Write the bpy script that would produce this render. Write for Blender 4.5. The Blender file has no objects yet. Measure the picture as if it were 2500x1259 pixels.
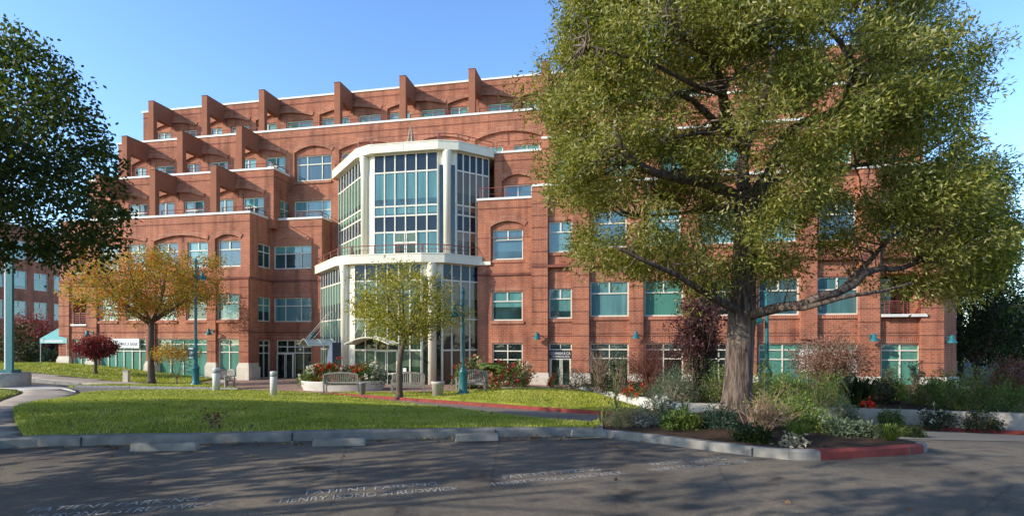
import bpy, bmesh, math, random
import numpy as np
from mathutils import Vector, Matrix
from math import radians as R, sin, cos, pi
random.seed(7); rng = np.random.default_rng(7)
C = bpy.context.scene.collection
# ------------------------------------------------------------------ camera model (photo pixels -> world)
F, HZ, CX, EZ = 1300.0, 830.0, 1250.0, 1.7
def ray(px): return ((px - CX) / F, 1.0)
ANG = R(-11); ca, sa = cos(ANG), sin(ANG); P0 = (3.42, 34.2)
def toloc(x, y):
    dx, dy = x - P0[0], y - P0[1]; return (ca*dx + sa*dy, -sa*dx + ca*dy)
CL = toloc(0, 0)
def hit(px, fr):
    """pixel column x wall line (ox,oy,dx,dy) in building coordinates -> (u along line, depth)"""
    rx, ry = ray(px); lx, ly = ca*rx + sa*ry, -sa*rx + ca*ry
    ox, oy, dx, dy = fr
    det = lx*(-dy) + dx*ly
    ax, ay = ox - CL[0], oy - CL[1]
    t = (ax*(-dy) + dx*ay) / det
    u = (lx*ay - ly*ax) / det
    return u, t
def fr(D): return (0.0, D, 1.0, 0.0)
def S(px, D): return hit(px, fr(D))[0]
def Zp(px, py, f): return EZ + (HZ - py)*hit(px, f)[1]/F
def at(px, py, d): return Vector(((px-CX)/F*d, d, EZ + (HZ-py)*d/F))

# ------------------------------------------------------------------ tagging
def tag(o, label=None, cat=None, group=None, kind=None):
    if label: o['label'] = label
    if cat: o['category'] = cat
    if group: o['group'] = group
    if kind: o['kind'] = kind
    return o
def empty(name, label, cat, loc=(0,0,0), rz=0, group=None):
    o = bpy.data.objects.new(name, None); C.objects.link(o)
    o.location = loc; o.rotation_euler = (0,0,rz); o.empty_display_size = .2
    return tag(o, label, cat, group)
def copy_tree(o, parent=None):
    c = o.copy(); C.objects.link(c); c.parent = parent
    for ch in list(o.children): copy_tree(ch, c)
    return c

# ------------------------------------------------------------------ mesh builder
class MB:
    def __init__(s): s.v=[]; s.f=[]; s.m=[]
    def quad(s, a,b,c,d, m=0):
        n=len(s.v); s.v += [tuple(a),tuple(b),tuple(c),tuple(d)]; s.f.append((n,n+1,n+2,n+3)); s.m.append(m)
    def poly(s, pts, m=0):
        n=len(s.v); s.v += [tuple(p) for p in pts]; s.f.append(tuple(range(n,n+len(pts)))); s.m.append(m)
    def hexa(s, p, m=0):
        n=len(s.v); s.v += [tuple(q) for q in p]
        for q in ((0,3,2,1),(4,5,6,7),(0,1,5,4),(1,2,6,5),(2,3,7,6),(3,0,4,7)):
            s.f.append(tuple(n+i for i in q)); s.m.append(m)
    def box(s, x0,x1,y0,y1,z0,z1, m=0):
        s.hexa([(x0,y0,z0),(x1,y0,z0),(x1,y1,z0),(x0,y1,z0),(x0,y0,z1),(x1,y0,z1),(x1,y1,z1),(x0,y1,z1)], m)
    def fbox(s, f, u0,u1,o0,o1,z0,z1, m=0):
        """box in a wall frame: u along the wall, o inward"""
        P = lambda u,o,z: (f[0]+f[2]*u-f[3]*o, f[1]+f[3]*u+f[2]*o, z)
        s.hexa([P(u0,o0,z0),P(u1,o0,z0),P(u1,o1,z0),P(u0,o1,z0),P(u0,o0,z1),P(u1,o0,z1),P(u1,o1,z1),P(u0,o1,z1)], m)
    def tube(s, pts, rad, n=8, m=0, cap=True):
        pts=[Vector(p) for p in pts]; k=len(pts)
        if not hasattr(rad,'__len__'): rad=[rad]*k
        base=len(s.v); up=Vector((.13,.31,.94)); prev=None
        for i,p in enumerate(pts):
            t=(pts[min(i+1,k-1)]-pts[max(i-1,0)]).normalized()
            if prev is None:
                a=t.cross(up); 
                if a.length<.1: a=t.cross(Vector((1,0,0)))
                a.normalize()
            else:
                a=(prev-t*prev.dot(t)).normalized()
            prev=a; b=t.cross(a)
            for j in range(n):
                w=2*pi*j/n; q=p+(a*cos(w)+b*sin(w))*rad[i]; s.v.append(tuple(q))
        for i in range(k-1):
            for j in range(n):
                j2=(j+1)%n
                s.f.append((base+i*n+j,base+i*n+j2,base+(i+1)*n+j2,base+(i+1)*n+j)); s.m.append(m)
        if cap:
            s.f.append(tuple(base+j for j in range(n))[::-1]); s.m.append(m)
            s.f.append(tuple(base+(k-1)*n+j for j in range(n))); s.m.append(m)
    def lathe(s, prof, c=(0,0), n=20, m=0):
        base=len(s.v); k=len(prof)
        for r,z in prof:
            for j in range(n):
                w=2*pi*j/n; s.v.append((c[0]+r*cos(w), c[1]+r*sin(w), z))
        for i in range(k-1):
            for j in range(n):
                j2=(j+1)%n; s.f.append((base+i*n+j,base+i*n+j2,base+(i+1)*n+j2,base+(i+1)*n+j)); s.m.append(m)
        s.f.append(tuple(base+j for j in range(n))[::-1]); s.m.append(m)
        s.f.append(tuple(base+(k-1)*n+j for j in range(n))); s.m.append(m)
    def build(s, name, mats, parent=None, smooth=False):
        me=bpy.data.meshes.new(name); me.from_pydata(s.v,[],s.f)
        mats = mats if isinstance(mats,(list,tuple)) else [mats]
        for q in mats: me.materials.append(q)
        me.polygons.foreach_set('material_index', s.m)
        if smooth: me.polygons.foreach_set('use_smooth',[True]*len(s.f))
        me.update()
        o=bpy.data.objects.new(name, me); C.objects.link(o)
        if parent: o.parent=parent
        return o

# ------------------------------------------------------------------ materials
def newmat(name):
    m=bpy.data.materials.new(name); m.use_nodes=True; nt=m.node_tree
    b=nt.nodes['Principled BSDF']; return m, nt, b
def N(nt, t, **kw):
    n=nt.nodes.new(t)
    for k,v in kw.items(): setattr(n,k,v)
    return n
def ramp(nt, stops):
    n=nt.nodes.new('ShaderNodeValToRGB'); e=n.color_ramp.elements
    while len(e)<len(stops): e.new(.5)
    for q,(p,c) in zip(e,stops): q.position=p; q.color=(*c,1)
    return n
def plain(name, c, rough=.6, spec=.4, var=.18, scale=3.0, metal=0, bump=0, bscale=40, streak=False):
    m,nt,b=newmat(name); L=nt.links
    tc=N(nt,'ShaderNodeTexCoord'); no=N(nt,'ShaderNodeTexNoise'); no.inputs['Scale'].default_value=scale; no.inputs['Detail'].default_value=6
    if streak:
        mp=N(nt,'ShaderNodeMapping'); mp.inputs['Scale'].default_value=(1,1,.12); L.new(tc.outputs['Object'],mp.inputs[0]); L.new(mp.outputs[0],no.inputs['Vector'])
    else: L.new(tc.outputs['Object'],no.inputs['Vector'])
    r=ramp(nt,[(.25,tuple(x*(1-var) for x in c)),(.75,tuple(min(1,x*(1+var)) for x in c))])
    L.new(no.outputs['Fac'],r.inputs[0]); L.new(r.outputs[0],b.inputs['Base Color'])
    b.inputs['Roughness'].default_value=rough; b.inputs['Specular IOR Level'].default_value=spec; b.inputs['Metallic'].default_value=metal
    if bump:
        n2=N(nt,'ShaderNodeTexNoise'); n2.inputs['Scale'].default_value=bscale; n2.inputs['Detail'].default_value=4; L.new(tc.outputs['Object'],n2.inputs['Vector'])
        bp=N(nt,'ShaderNodeBump'); bp.inputs['Strength'].default_value=bump; bp.inputs['Distance'].default_value=.02
        L.new(n2.outputs['Fac'],bp.inputs['Height']); L.new(bp.outputs[0],b.inputs['Normal'])
    return m
def brick(name, c1, c2, mortar, bw=.3, rh=.12, ms=.013, soldier=False):
    m,nt,b=newmat(name); L=nt.links
    tc=N(nt,'ShaderNodeTexCoord'); sp=N(nt,'ShaderNodeSeparateXYZ'); L.new(tc.outputs['Object'],sp.inputs[0])
    ad=N(nt,'ShaderNodeMath',operation='ADD'); L.new(sp.outputs[0],ad.inputs[0]); L.new(sp.outputs[1],ad.inputs[1])
    cb=N(nt,'ShaderNodeCombineXYZ')
    if soldier: L.new(ad.outputs[0],cb.inputs[1]); L.new(sp.outputs[2],cb.inputs[0])
    else: L.new(ad.outputs[0],cb.inputs[0]); L.new(sp.outputs[2],cb.inputs[1])
    bt=N(nt,'ShaderNodeTexBrick'); bt.inputs['Scale'].default_value=1; bt.inputs['Brick Width'].default_value=bw; bt.inputs['Row Height'].default_value=rh
    bt.inputs['Mortar Size'].default_value=ms; bt.inputs['Mortar Smooth'].default_value=.1; bt.inputs['Bias'].default_value=-.1
    bt.inputs['Color1'].default_value=(*c1,1); bt.inputs['Color2'].default_value=(*c2,1); bt.inputs['Mortar'].default_value=(*mortar,1)
    if soldier: bt.offset=0
    L.new(cb.outputs[0],bt.inputs['Vector'])
    no=N(nt,'ShaderNodeTexNoise'); no.inputs['Scale'].default_value=.55; no.inputs['Detail'].default_value=8; no.inputs['Roughness'].default_value=.65; L.new(tc.outputs['Object'],no.inputs['Vector'])
    r=ramp(nt,[(.3,(.66,.66,.69)),(.5,(1,1,1)),(.72,(1.22,1.17,1.1))]); L.new(no.outputs['Fac'],r.inputs[0])
    mx=N(nt,'ShaderNodeMixRGB',blend_type='MULTIPLY'); mx.inputs[0].default_value=1
    L.new(bt.outputs['Color'],mx.inputs[1]); L.new(r.outputs[0],mx.inputs[2])
    # vertical weather streaks
    mp=N(nt,'ShaderNodeMapping'); mp.inputs['Scale'].default_value=(2.2,2.2,.18); L.new(tc.outputs['Object'],mp.inputs[0])
    n3=N(nt,'ShaderNodeTexNoise'); n3.inputs['Scale'].default_value=1; n3.inputs['Detail'].default_value=5; L.new(mp.outputs[0],n3.inputs['Vector'])
    r3=ramp(nt,[(.34,(.72,.70,.71)),(.52,(1.03,1.03,1.03))]); L.new(n3.outputs['Fac'],r3.inputs[0])
    m3=N(nt,'ShaderNodeMixRGB',blend_type='MULTIPLY'); m3.inputs[0].default_value=1; L.new(mx.outputs[0],m3.inputs[1]); L.new(r3.outputs[0],m3.inputs[2])
    L.new(m3.outputs[0],b.inputs['Base Color'])
    b.inputs['Roughness'].default_value=.85; b.inputs['Specular IOR Level'].default_value=.2
    bp=N(nt,'ShaderNodeBump'); bp.inputs['Strength'].default_value=.35; bp.inputs['Distance'].default_value=.012; bp.invert=True
    L.new(bt.outputs['Fac'],bp.inputs['Height']); L.new(bp.outputs[0],b.inputs['Normal'])
    return m
def glass(name, top, bot, lo, hi, spec=.9, rough=.03, tint=1.0):
    """tinted pane with what hangs behind it: a blind down to a random height, darker room below"""
    m,nt,b=newmat(name); L=nt.links
    tc=N(nt,'ShaderNodeTexCoord'); sp=N(nt,'ShaderNodeSeparateXYZ'); L.new(tc.outputs['Generated'],sp.inputs[0])
    oi=N(nt,'ShaderNodeObjectInfo'); mr=N(nt,'ShaderNodeMapRange'); mr.inputs[3].default_value=lo; mr.inputs[4].default_value=hi
    L.new(oi.outputs['Random'],mr.inputs[0])
    gt=N(nt,'ShaderNodeMath',operation='GREATER_THAN'); L.new(sp.outputs[2],gt.inputs[0]); L.new(mr.outputs[0],gt.inputs[1])
    no=N(nt,'ShaderNodeTexNoise'); no.inputs['Scale'].default_value=.9; no.inputs['Detail'].default_value=3; L.new(tc.outputs['Object'],no.inputs['Vector'])
    mpv=N(nt,'ShaderNodeMapping'); mpv.inputs['Scale'].default_value=(3.2,3.2,.25); L.new(tc.outputs['Object'],mpv.inputs[0])
    nv=N(nt,'ShaderNodeTexNoise'); nv.inputs['Scale'].default_value=1; nv.inputs['Detail'].default_value=2; L.new(mpv.outputs[0],nv.inputs['Vector'])
    av=N(nt,'ShaderNodeMath',operation='MULTIPLY_ADD'); av.inputs[1].default_value=.55; L.new(nv.outputs['Fac'],av.inputs[0])
    rv=N(nt,'ShaderNodeMath',operation='MULTIPLY'); rv.inputs[1].default_value=.45; L.new(oi.outputs['Random'],rv.inputs[0]); L.new(rv.outputs[0],av.inputs[2])
    r1=ramp(nt,[(.2,tuple(x*.5 for x in top)),(.5,top),(.8,tuple(x*1.3 for x in top))]); L.new(av.outputs[0],r1.inputs[0])
    r2=ramp(nt,[(.35,tuple(x*.35 for x in bot)),(.65,tuple(x*1.5 for x in bot))]); L.new(no.outputs['Fac'],r2.inputs[0])
    mx=N(nt,'ShaderNodeMixRGB'); L.new(gt.outputs[0],mx.inputs[0]); L.new(r2.outputs[0],mx.inputs[1]); L.new(r1.outputs[0],mx.inputs[2])
    L.new(mx.outputs[0],b.inputs['Base Color'])
    b.inputs['Roughness'].default_value=rough; b.inputs['Specular IOR Level'].default_value=spec
    n2=N(nt,'ShaderNodeTexNoise'); n2.inputs['Scale'].default_value=1.3; L.new(tc.outputs['Object'],n2.inputs['Vector'])
    bp=N(nt,'ShaderNodeBump'); bp.inputs['Strength'].default_value=.12; bp.inputs['Distance'].default_value=.1; L.new(n2.outputs['Fac'],bp.inputs['Height']); L.new(bp.outputs[0],b.inputs['Normal'])
    return m
def leafmat(name, cols, trans=.35, rough=.5, spec=.35):
    m,nt,b=newmat(name); L=nt.links
    g=N(nt,'ShaderNodeNewGeometry')
    k=len(cols); r=ramp(nt,[((i+.5)/k,c) for i,c in enumerate(cols)])
    tc=N(nt,'ShaderNodeTexCoord'); no=N(nt,'ShaderNodeTexNoise'); no.inputs['Scale'].default_value=.9; no.inputs['Detail'].default_value=2; L.new(tc.outputs['Object'],no.inputs['Vector'])
    ma=N(nt,'ShaderNodeMath',operation='MULTIPLY_ADD'); ma.inputs[1].default_value=.6; L.new(g.outputs['Random Per Island'],ma.inputs[0])
    mb=N(nt,'ShaderNodeMath',operation='MULTIPLY_ADD'); mb.inputs[1].default_value=.9; mb.inputs[2].default_value=-.25; L.new(no.outputs['Fac'],mb.inputs[0]); L.new(mb.outputs[0],ma.inputs[2])
    L.new(ma.outputs[0],r.inputs[0]); L.new(r.outputs[0],b.inputs['Base Color'])
    b.inputs['Roughness'].default_value=rough; b.inputs['Specular IOR Level'].default_value=spec
    tr=N(nt,'ShaderNodeBsdfTranslucent'); mxc=N(nt,'ShaderNodeMixRGB',blend_type='MULTIPLY'); mxc.inputs[0].default_value=1; mxc.inputs[2].default_value=(1.5,1.5,.6,1)
    L.new(r.outputs[0],mxc.inputs[1]); L.new(mxc.outputs[0],tr.inputs[0])
    ms=N(nt,'ShaderNodeMixShader'); ms.inputs[0].default_value=trans
    L.new(b.outputs[0],ms.inputs[1]); L.new(tr.outputs[0],ms.inputs[2]); L.new(ms.outputs[0],nt.nodes['Material Output'].inputs[0])
    return m
def groundmat(name, stops, scale, rough=.9, bump=.3, bscale=60, big=None, spec=.2, fine=None):
    m,nt,b=newmat(name); L=nt.links
    tc=N(nt,'ShaderNodeTexCoord'); no=N(nt,'ShaderNodeTexNoise'); no.inputs['Scale'].default_value=scale; no.inputs['Detail'].default_value=10; no.inputs['Roughness'].default_value=.7
    L.new(tc.outputs['Object'],no.inputs['Vector']); r=ramp(nt,stops); L.new(no.outputs['Fac'],r.inputs[0]); out=r.outputs[0]
    if big:
        n2=N(nt,'ShaderNodeTexNoise'); n2.inputs['Scale'].default_value=big[0]; n2.inputs['Detail'].default_value=5; L.new(tc.outputs['Object'],n2.inputs['Vector'])
        r2=ramp(nt,[(.35,big[1]),(.65,big[2])]); L.new(n2.outputs['Fac'],r2.inputs[0])
        mx=N(nt,'ShaderNodeMixRGB',blend_type='MULTIPLY'); mx.inputs[0].default_value=1; L.new(out,mx.inputs[1]); L.new(r2.outputs[0],mx.inputs[2]); out=mx.outputs[0]
    if fine:
        n4=N(nt,'ShaderNodeTexVoronoi'); n4.inputs['Scale'].default_value=fine[0]; L.new(tc.outputs['Object'],n4.inputs['Vector'])
        r4=ramp(nt,[(.1,fine[1]),(.6,fine[2])]); L.new(n4.outputs['Distance'],r4.inputs[0])
        mx=N(nt,'ShaderNodeMixRGB',blend_type='MULTIPLY'); mx.inputs[0].default_value=1; L.new(out,mx.inputs[1]); L.new(r4.outputs[0],mx.inputs[2]); out=mx.outputs[0]
    L.new(out,b.inputs['Base Color']); b.inputs['Roughness'].default_value=rough; b.inputs['Specular IOR Level'].default_value=spec
    n3=N(nt,'ShaderNodeTexNoise'); n3.inputs['Scale'].default_value=bscale; n3.inputs['Detail'].default_value=6; L.new(tc.outputs['Object'],n3.inputs['Vector'])
    bp=N(nt,'ShaderNodeBump'); bp.inputs['Strength'].default_value=bump; bp.inputs['Distance'].default_value=.03; L.new(n3.outputs['Fac'],bp.inputs['Height']); L.new(bp.outputs[0],b.inputs['Normal'])
    return m
BR  = brick('brick_wall',(.45,.138,.072),(.33,.10,.055),(.40,.25,.17))
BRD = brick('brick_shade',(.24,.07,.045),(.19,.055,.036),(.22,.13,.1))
SOL = brick('brick_soldier',(.46,.134,.076),(.34,.097,.057),(.46,.29,.19),bw=.32,rh=.1,ms=.016,soldier=True)
STU = plain('brown_stucco',(.31,.125,.075),rough=.9,spec=.15,var=.12,scale=1.2,bump=.1,bscale=60)
COP = plain('white_coping',(.74,.70,.64),rough=.6,var=.1,scale=2,streak=True)
CRM = plain('cream_panel',(.80,.73,.57),rough=.45,var=.07,scale=1.5,streak=True)
PED = plain('cast_stone',(.62,.54,.44),rough=.85,var=.12,scale=2.5,bump=.1)
FRM = plain('window_frame_paint',(.72,.67,.55),rough=.45,var=.06)
RAIL= plain('red_rail_paint',(.24,.06,.045),rough=.45,var=.1)
TEAL= plain('teal_paint',(.022,.15,.165),rough=.35,spec=.5,var=.15,scale=5)
CONC= plain('concrete',(.40,.37,.33),rough=.9,spec=.2,var=.22,scale=4,bump=.25,bscale=50)
KERB= plain('kerb_concrete',(.27,.255,.235),rough=.9,spec=.2,var=.3,scale=5,bump=.3,bscale=40)
KRED= plain('kerb_red_paint',(.27,.048,.038),rough=.7,spec=.3,var=.35,scale=6,bump=.2,bscale=40)
WHITE=plain('white_paint',(.78,.78,.76),rough=.5,var=.06)
GREYM=plain('grey_metal',(.30,.30,.30),rough=.5,var=.15)
DARKM=plain('dark_metal',(.05,.05,.055),rough=.5,var=.2)
WOOD= plain('weathered_wood',(.33,.29,.25),rough=.85,var=.3,scale=9,bump=.15)
def barkmat(name,stops,sc,bump):
    m,nt,b=newmat(name); L=nt.links
    tc=N(nt,'ShaderNodeTexCoord'); mp=N(nt,'ShaderNodeMapping'); mp.inputs['Scale'].default_value=(1,1,.13); L.new(tc.outputs['Object'],mp.inputs[0])
    no=N(nt,'ShaderNodeTexNoise'); no.inputs['Scale'].default_value=sc; no.inputs['Detail'].default_value=8; no.inputs['Roughness'].default_value=.7; no.inputs['Distortion'].default_value=.6; L.new(mp.outputs[0],no.inputs['Vector'])
    r=ramp(nt,stops); L.new(no.outputs['Fac'],r.inputs[0]); L.new(r.outputs[0],b.inputs['Base Color']); b.inputs['Roughness'].default_value=.95; b.inputs['Specular IOR Level'].default_value=.1
    bp=N(nt,'ShaderNodeBump'); bp.inputs['Strength'].default_value=bump; bp.inputs['Distance'].default_value=.06; L.new(no.outputs['Fac'],bp.inputs['Height']); L.new(bp.outputs[0],b.inputs['Normal'])
    return m
BARK=barkmat('rough_bark',[(.36,(.05,.035,.028)),(.48,(.14,.10,.08)),(.6,(.25,.195,.16))],14,1.0)
BARK2=plain('smooth_bark',(.12,.088,.07),rough=.9,spec=.15,var=.35,scale=10,streak=True,bump=.5,bscale=30)
BARKP=plain('pale_bark',(.13,.10,.078),rough=.9,spec=.15,var=.35,scale=10,bump=.5,bscale=30)
INT = plain('dark_interior',(.012,.014,.014),rough=.9,var=.3)
G_BLIND=glass('pane_with_blind',(.135,.30,.305),(.045,.11,.12),-.6,.35)
G_MIX  =glass('pane_half_blind',(.12,.30,.28),(.018,.05,.055),.2,.85)
G_DARK =glass('pane_clear_room',(.03,.07,.07),(.012,.022,.022),.6,1.2)
G_GREEN=glass('pane_green_tint',(.095,.27,.205),(.035,.11,.085),-.8,.3)
G_BLUE =glass('pane_blue_tint',(.055,.125,.155),(.025,.06,.075),-.4,.6)
G_SPAN =plain('navy_spandrel_glass',(.018,.028,.042),rough=.05,spec=.35,var=.15,scale=.8)
G_VIS  =glass('vision_glass',(.10,.25,.24),(.03,.085,.095),.1,.7,spec=.7)
G_SIDE =glass('side_glass',(.09,.19,.12),(.025,.06,.04),.1,.6,spec=.7)
G_LOB  =glass('lobby_glass',(.13,.19,.12),(.02,.045,.025),.45,.95,spec=.45)

G_REF  =glass('brick_reflection_glass',(.19,.125,.075),(.07,.05,.03),.2,.7,spec=.5)  # reflection of the brick wing painted into the pane colour as brown
# ------------------------------------------------------------------ ground height
def sst(a,b,x):
    t=np.clip((x-a)/(b-a),0,1); return t*t*(3-2*t)
def g(x,y):
    w=y+.25*x
    z=np.interp(w,[-1e4,8.5,10,20,34,1e4],[0,0,-.06,-1.0,-1.2,-1.25])
    z=z+1.0*sst(-20,-36,x)*sst(28,40,y)
    return z
def ghit(px,py,off=0.0):
    rx,_=ray(px); best=None
    lo,hi=2.0,120.0
    for d in np.arange(2.0,120.0,.05):
        zr=EZ+(HZ-py)*d/F
        if zr <= g(rx*d,d)+off: return (rx*d, d)
    return (rx*120,120.)
def inside(poly, x, y):
    x=np.asarray(x,float); y=np.asarray(y,float); r=np.zeros(x.shape,bool); n=len(poly)
    for i in range(n):
        x1,y1=poly[i]; x2,y2=poly[(i+1)%n]
        c=((y1>y)!=(y2>y))
        with np.errstate(divide='ignore',invalid='ignore'):
            xi=(x2-x1)*(y-y1)/((y2-y1) if y2!=y1 else 1e-9)+x1
        r^= c&(x<xi)
    return r
def smooth_poly(p, it=2):
    for _ in range(it):
        q=[]
        for i in range(len(p)):
            a,b=p[i],p[(i+1)%len(p)]
            q.append((a[0]*.75+b[0]*.25,a[1]*.75+b[1]*.25)); q.append((a[0]*.25+b[0]*.75,a[1]*.25+b[1]*.75))
        p=q
    return p
def sheet(name, poly, hfun, mats, step=.7, skirt=0.0, parent=None, smooth=True):
    """a surface patch draped on the terrain"""
    bm=bmesh.new(); vs=[bm.verts.new((x,y,0)) for x,y in poly]; bm.faces.new(vs)
    xs=[p[0] for p in poly]; ys=[p[1] for p in poly]
    for ax,a,b in ((0,min(xs),max(xs)),(1,min(ys),max(ys))):
        k=a+step
        while k<b:
            no=(1,0,0) if ax==0 else (0,1,0); co=(k,0,0) if ax==0 else (0,k,0)
            bmesh.ops.bisect_plane(bm,geom=bm.verts[:]+bm.edges[:]+bm.faces[:],plane_co=co,plane_no=no); k+=step
    bmesh.ops.triangulate(bm,faces=bm.faces[:])
    for v in bm.verts: v.co.z=hfun(v.co.x,v.co.y)
    bmesh.ops.recalc_face_normals(bm,faces=bm.faces[:])
    if sum(f.normal.z for f in bm.faces)<0: bmesh.ops.reverse_faces(bm,faces=bm.faces[:])
    if skirt:
        be=[e for e in bm.edges if len(e.link_faces)==1]
        r=bmesh.ops.extrude_edge_only(bm,edges=be)
        for v in [q for q in r['geom'] if isinstance(q,bmesh.types.BMVert)]: v.co.z-=skirt
    me=bpy.data.meshes.new(name); bm.to_mesh(me); bm.free()
    for q in (mats if isinstance(mats,list) else [mats]): me.materials.append(q)
    for p in me.polygons: p.use_smooth=smooth
    o=bpy.data.objects.new(name,me); C.objects.link(o)
    if parent: o.parent=parent
    return o

# ------------------------------------------------------------------ camera, world, sun
cam=bpy.data.cameras.new('camera'); co=bpy.data.objects.new('camera',cam); C.objects.link(co)
co.location=(0,0,EZ); co.rotation_euler=(R(90),0,0)
cam.sensor_width=36; cam.lens=36*F/2500; cam.shift_y=(HZ-629.5)/2500; cam.clip_end=3000; cam.clip_start=.05
bpy.context.scene.camera=co
SAZ,SEL=R(203),R(25.5)
sd=Vector((cos(SAZ)*cos(SEL), sin(SAZ)*cos(SEL), sin(SEL)))
W=bpy.data.worlds.new('World'); bpy.context.scene.world=W; W.use_nodes=True; nt=W.node_tree
sky=N(nt,'ShaderNodeTexSky'); sky.sky_type='NISHITA'; sky.sun_disc=False; sky.sun_elevation=SEL; sky.sun_rotation=math.atan2(sd.x,sd.y)
sky.air_density=1.0; sky.dust_density=.5; sky.ozone_density=1.5
bg=nt.nodes['Background']; bg.inputs[1].default_value=.15
mxs=N(nt,'ShaderNodeMixRGB',blend_type='MULTIPLY'); mxs.inputs[0].default_value=1; mxs.inputs[2].default_value=(1.62,2.06,2.45,1)
# clear autumn sky: pale and bright low down, deep overhead
wt=N(nt,'ShaderNodeTexCoord'); ws_=N(nt,'ShaderNodeSeparateXYZ'); nt.links.new(wt.outputs['Generated'],ws_.inputs[0])
wr_=ramp(nt,[(.0,(1.05,1.0,.93)),(.30,(1.02,1.0,1.0)),(.56,(.92,.95,1.0)),(.70,(.17,.22,.32)),(1.0,(.09,.12,.19))]); nt.links.new(ws_.outputs[2],wr_.inputs[0])
mx2=N(nt,'ShaderNodeMixRGB',blend_type='MULTIPLY'); mx2.inputs[0].default_value=1
nt.links.new(sky.outputs[0],mxs.inputs[1]); nt.links.new(mxs.outputs[0],mx2.inputs[1]); nt.links.new(wr_.outputs[0],mx2.inputs[2]); nt.links.new(mx2.outputs[0],bg.inputs[0])
sl=bpy.data.lights.new('sun','SUN'); sl.energy=5.0; sl.angle=R(.5); sl.color=(1,.91,.76)
so=bpy.data.objects.new('sun',sl); C.objects.link(so); so.rotation_euler=(-sd).to_track_quat('-Z','Y').to_euler(); so.location=(-30,-20,40)
sc=bpy.context.scene; sc.view_settings.view_transform='Standard'; sc.view_settings.look='None'; sc.view_settings.exposure=0
sc.render.engine='CYCLES'; sc.cycles.max_bounces=6; sc.cycles.transparent_max_bounces=6
# ================================================================== BUILDING
B = empty('brick_office_building','stepped red brick office building with glass entrance pavilion','building',(P0[0],P0[1],0),ANG)
def wall_faces(mb, f, u0,u1,z0,z1, ops, rev=.2, m=0):
    P=lambda u,o,z:(f[0]+f[2]*u-f[3]*o, f[1]+f[3]*u+f[2]*o, z)
    us=sorted({u0,u1}|{min(max(q,u0),u1) for o in ops for q in (o[0],o[1])})
    zs=sorted({z0,z1}|{min(max(q,z0),z1) for o in ops for q in (o[2],o[3])})
    for i in range(len(us)-1):
        for j in range(len(zs)-1):
            cu,cz=(us[i]+us[i+1])/2,(zs[j]+zs[j+1])/2
            if any(o[0]<cu<o[1] and o[2]<cz<o[3] for o in ops): continue
            mb.quad(P(us[i],0,zs[j]),P(us[i+1],0,zs[j]),P(us[i+1],0,zs[j+1]),P(us[i],0,zs[j+1]),m)
    for o in ops:
        a,b,c,d=o[:4]; r=o[4] if len(o)>4 else rev
        mb.quad(P(a,0,c),P(a,r,c),P(a,r,d),P(a,0,d),m); mb.quad(P(b,r,c),P(b,0,c),P(b,0,d),P(b,r,d),m)
        mb.quad(P(a,0,c),P(b,0,c),P(b,r,c),P(a,r,c),m); mb.quad(P(a,r,d),P(b,r,d),P(b,0,d),P(a,0,d),m)
def off(f,o): return (f[0]-f[3]*o, f[1]+f[2]*o, f[2], f[3])
STY={'T':([],[.66],[.5],[]),'H':([.5],[],[],[]),'HB':([.5],[.36],[],[]),'3':([.3,.72],[.66],[],[]),'3h':([.35,.75],[.5],[],[]),
     'G2':([.5],[.86,.66],[],[]),'G3':([.36,.66],[.86,.66],[],[]),'G4':([.25,.5,.75],[.86,.66],[],[]),'G6':([.17,.33,.5,.67,.83],[.86,.68],[],[]),
     'A4':([.5],[.8,.58],[],[]),'1':([],[.66],[],[]),'2T':([.5],[.66],[],[]),'D':([.30,.52,.76],[.83,.68],[],[])}
def window(root,f,u0,u1,z0,z1,mat,style='T',inset=.14,sill=True,b=.075,name='window',parent_extra=None):
    V,Hh,VT,_=STY[style]; mb=MB()
    def bar(ua,ub,za,zb,pr=0): mb.fbox(f,ua,ub,inset-.04-pr,inset+.05,za,zb)
    bar(u0,u0+b,z0,z1); bar(u1-b,u1,z0,z1); bar(u0+b,u1-b,z0,z0+b*1.2,.006); bar(u0+b,u1-b,z1-b,z1,.006)
    w,h=u1-u0,z1-z0
    for q in V: bar(u0+w*q-b*.45,u0+w*q+b*.45,z0+b*1.2,z1-b,.003)
    for q in Hh: bar(u0+b,u1-b,z0+h*q-b*.5,z0+h*q+b*.5,.009)
    for q in VT: bar(u0+w*q-b*.6,u0+w*q+b*.6,z0+h*Hh[0]+b*.5,z1-b,.003)
    o=mb.build(name,FRM,root)
    gp=MB(); P=lambda u,oo,z:(f[0]+f[2]*u-f[3]*oo, f[1]+f[3]*u+f[2]*oo, z); q=inset+.02
    gp.quad(P(u0,q,z0),P(u1,q,z0),P(u1,q,z1),P(u0,q,z1)); gp.build('pane',mat,o)
    if sill:
        s=MB(); s.fbox(f,u0-.08,u1+.08,-.09,.10,z0-.22,z0-.04); s.build('sill',SOL,o)
    return o
def arch_ring(mb,f,a,b,zs,zc,th=.34,pr=.055,m=0,n=14):
    P=lambda u,o,z:(f[0]+f[2]*u-f[3]*o, f[1]+f[3]*u+f[2]*o, z)
    c=(a+b)/2;h=(b-a)/2;r=zc-zs;Rr=(h*h+r*r)/(2*r);cz=zc-Rr; A=math.asin(h/Rr)
    for i in range(n):
        t0,t1=-A+2*A*i/n,-A+2*A*(i+1)/n
        pts=[]
        for o in (-pr,.02):
            for (rr,t) in ((Rr,t0),(Rr,t1),(Rr+th,t1),(Rr+th,t0)): pts.append(P(c+rr*sin(t),o,cz+rr*cos(t)))
        mb.hexa([pts[0],pts[1],pts[5],pts[4],pts[3],pts[2],pts[6],pts[7]],m)
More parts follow.
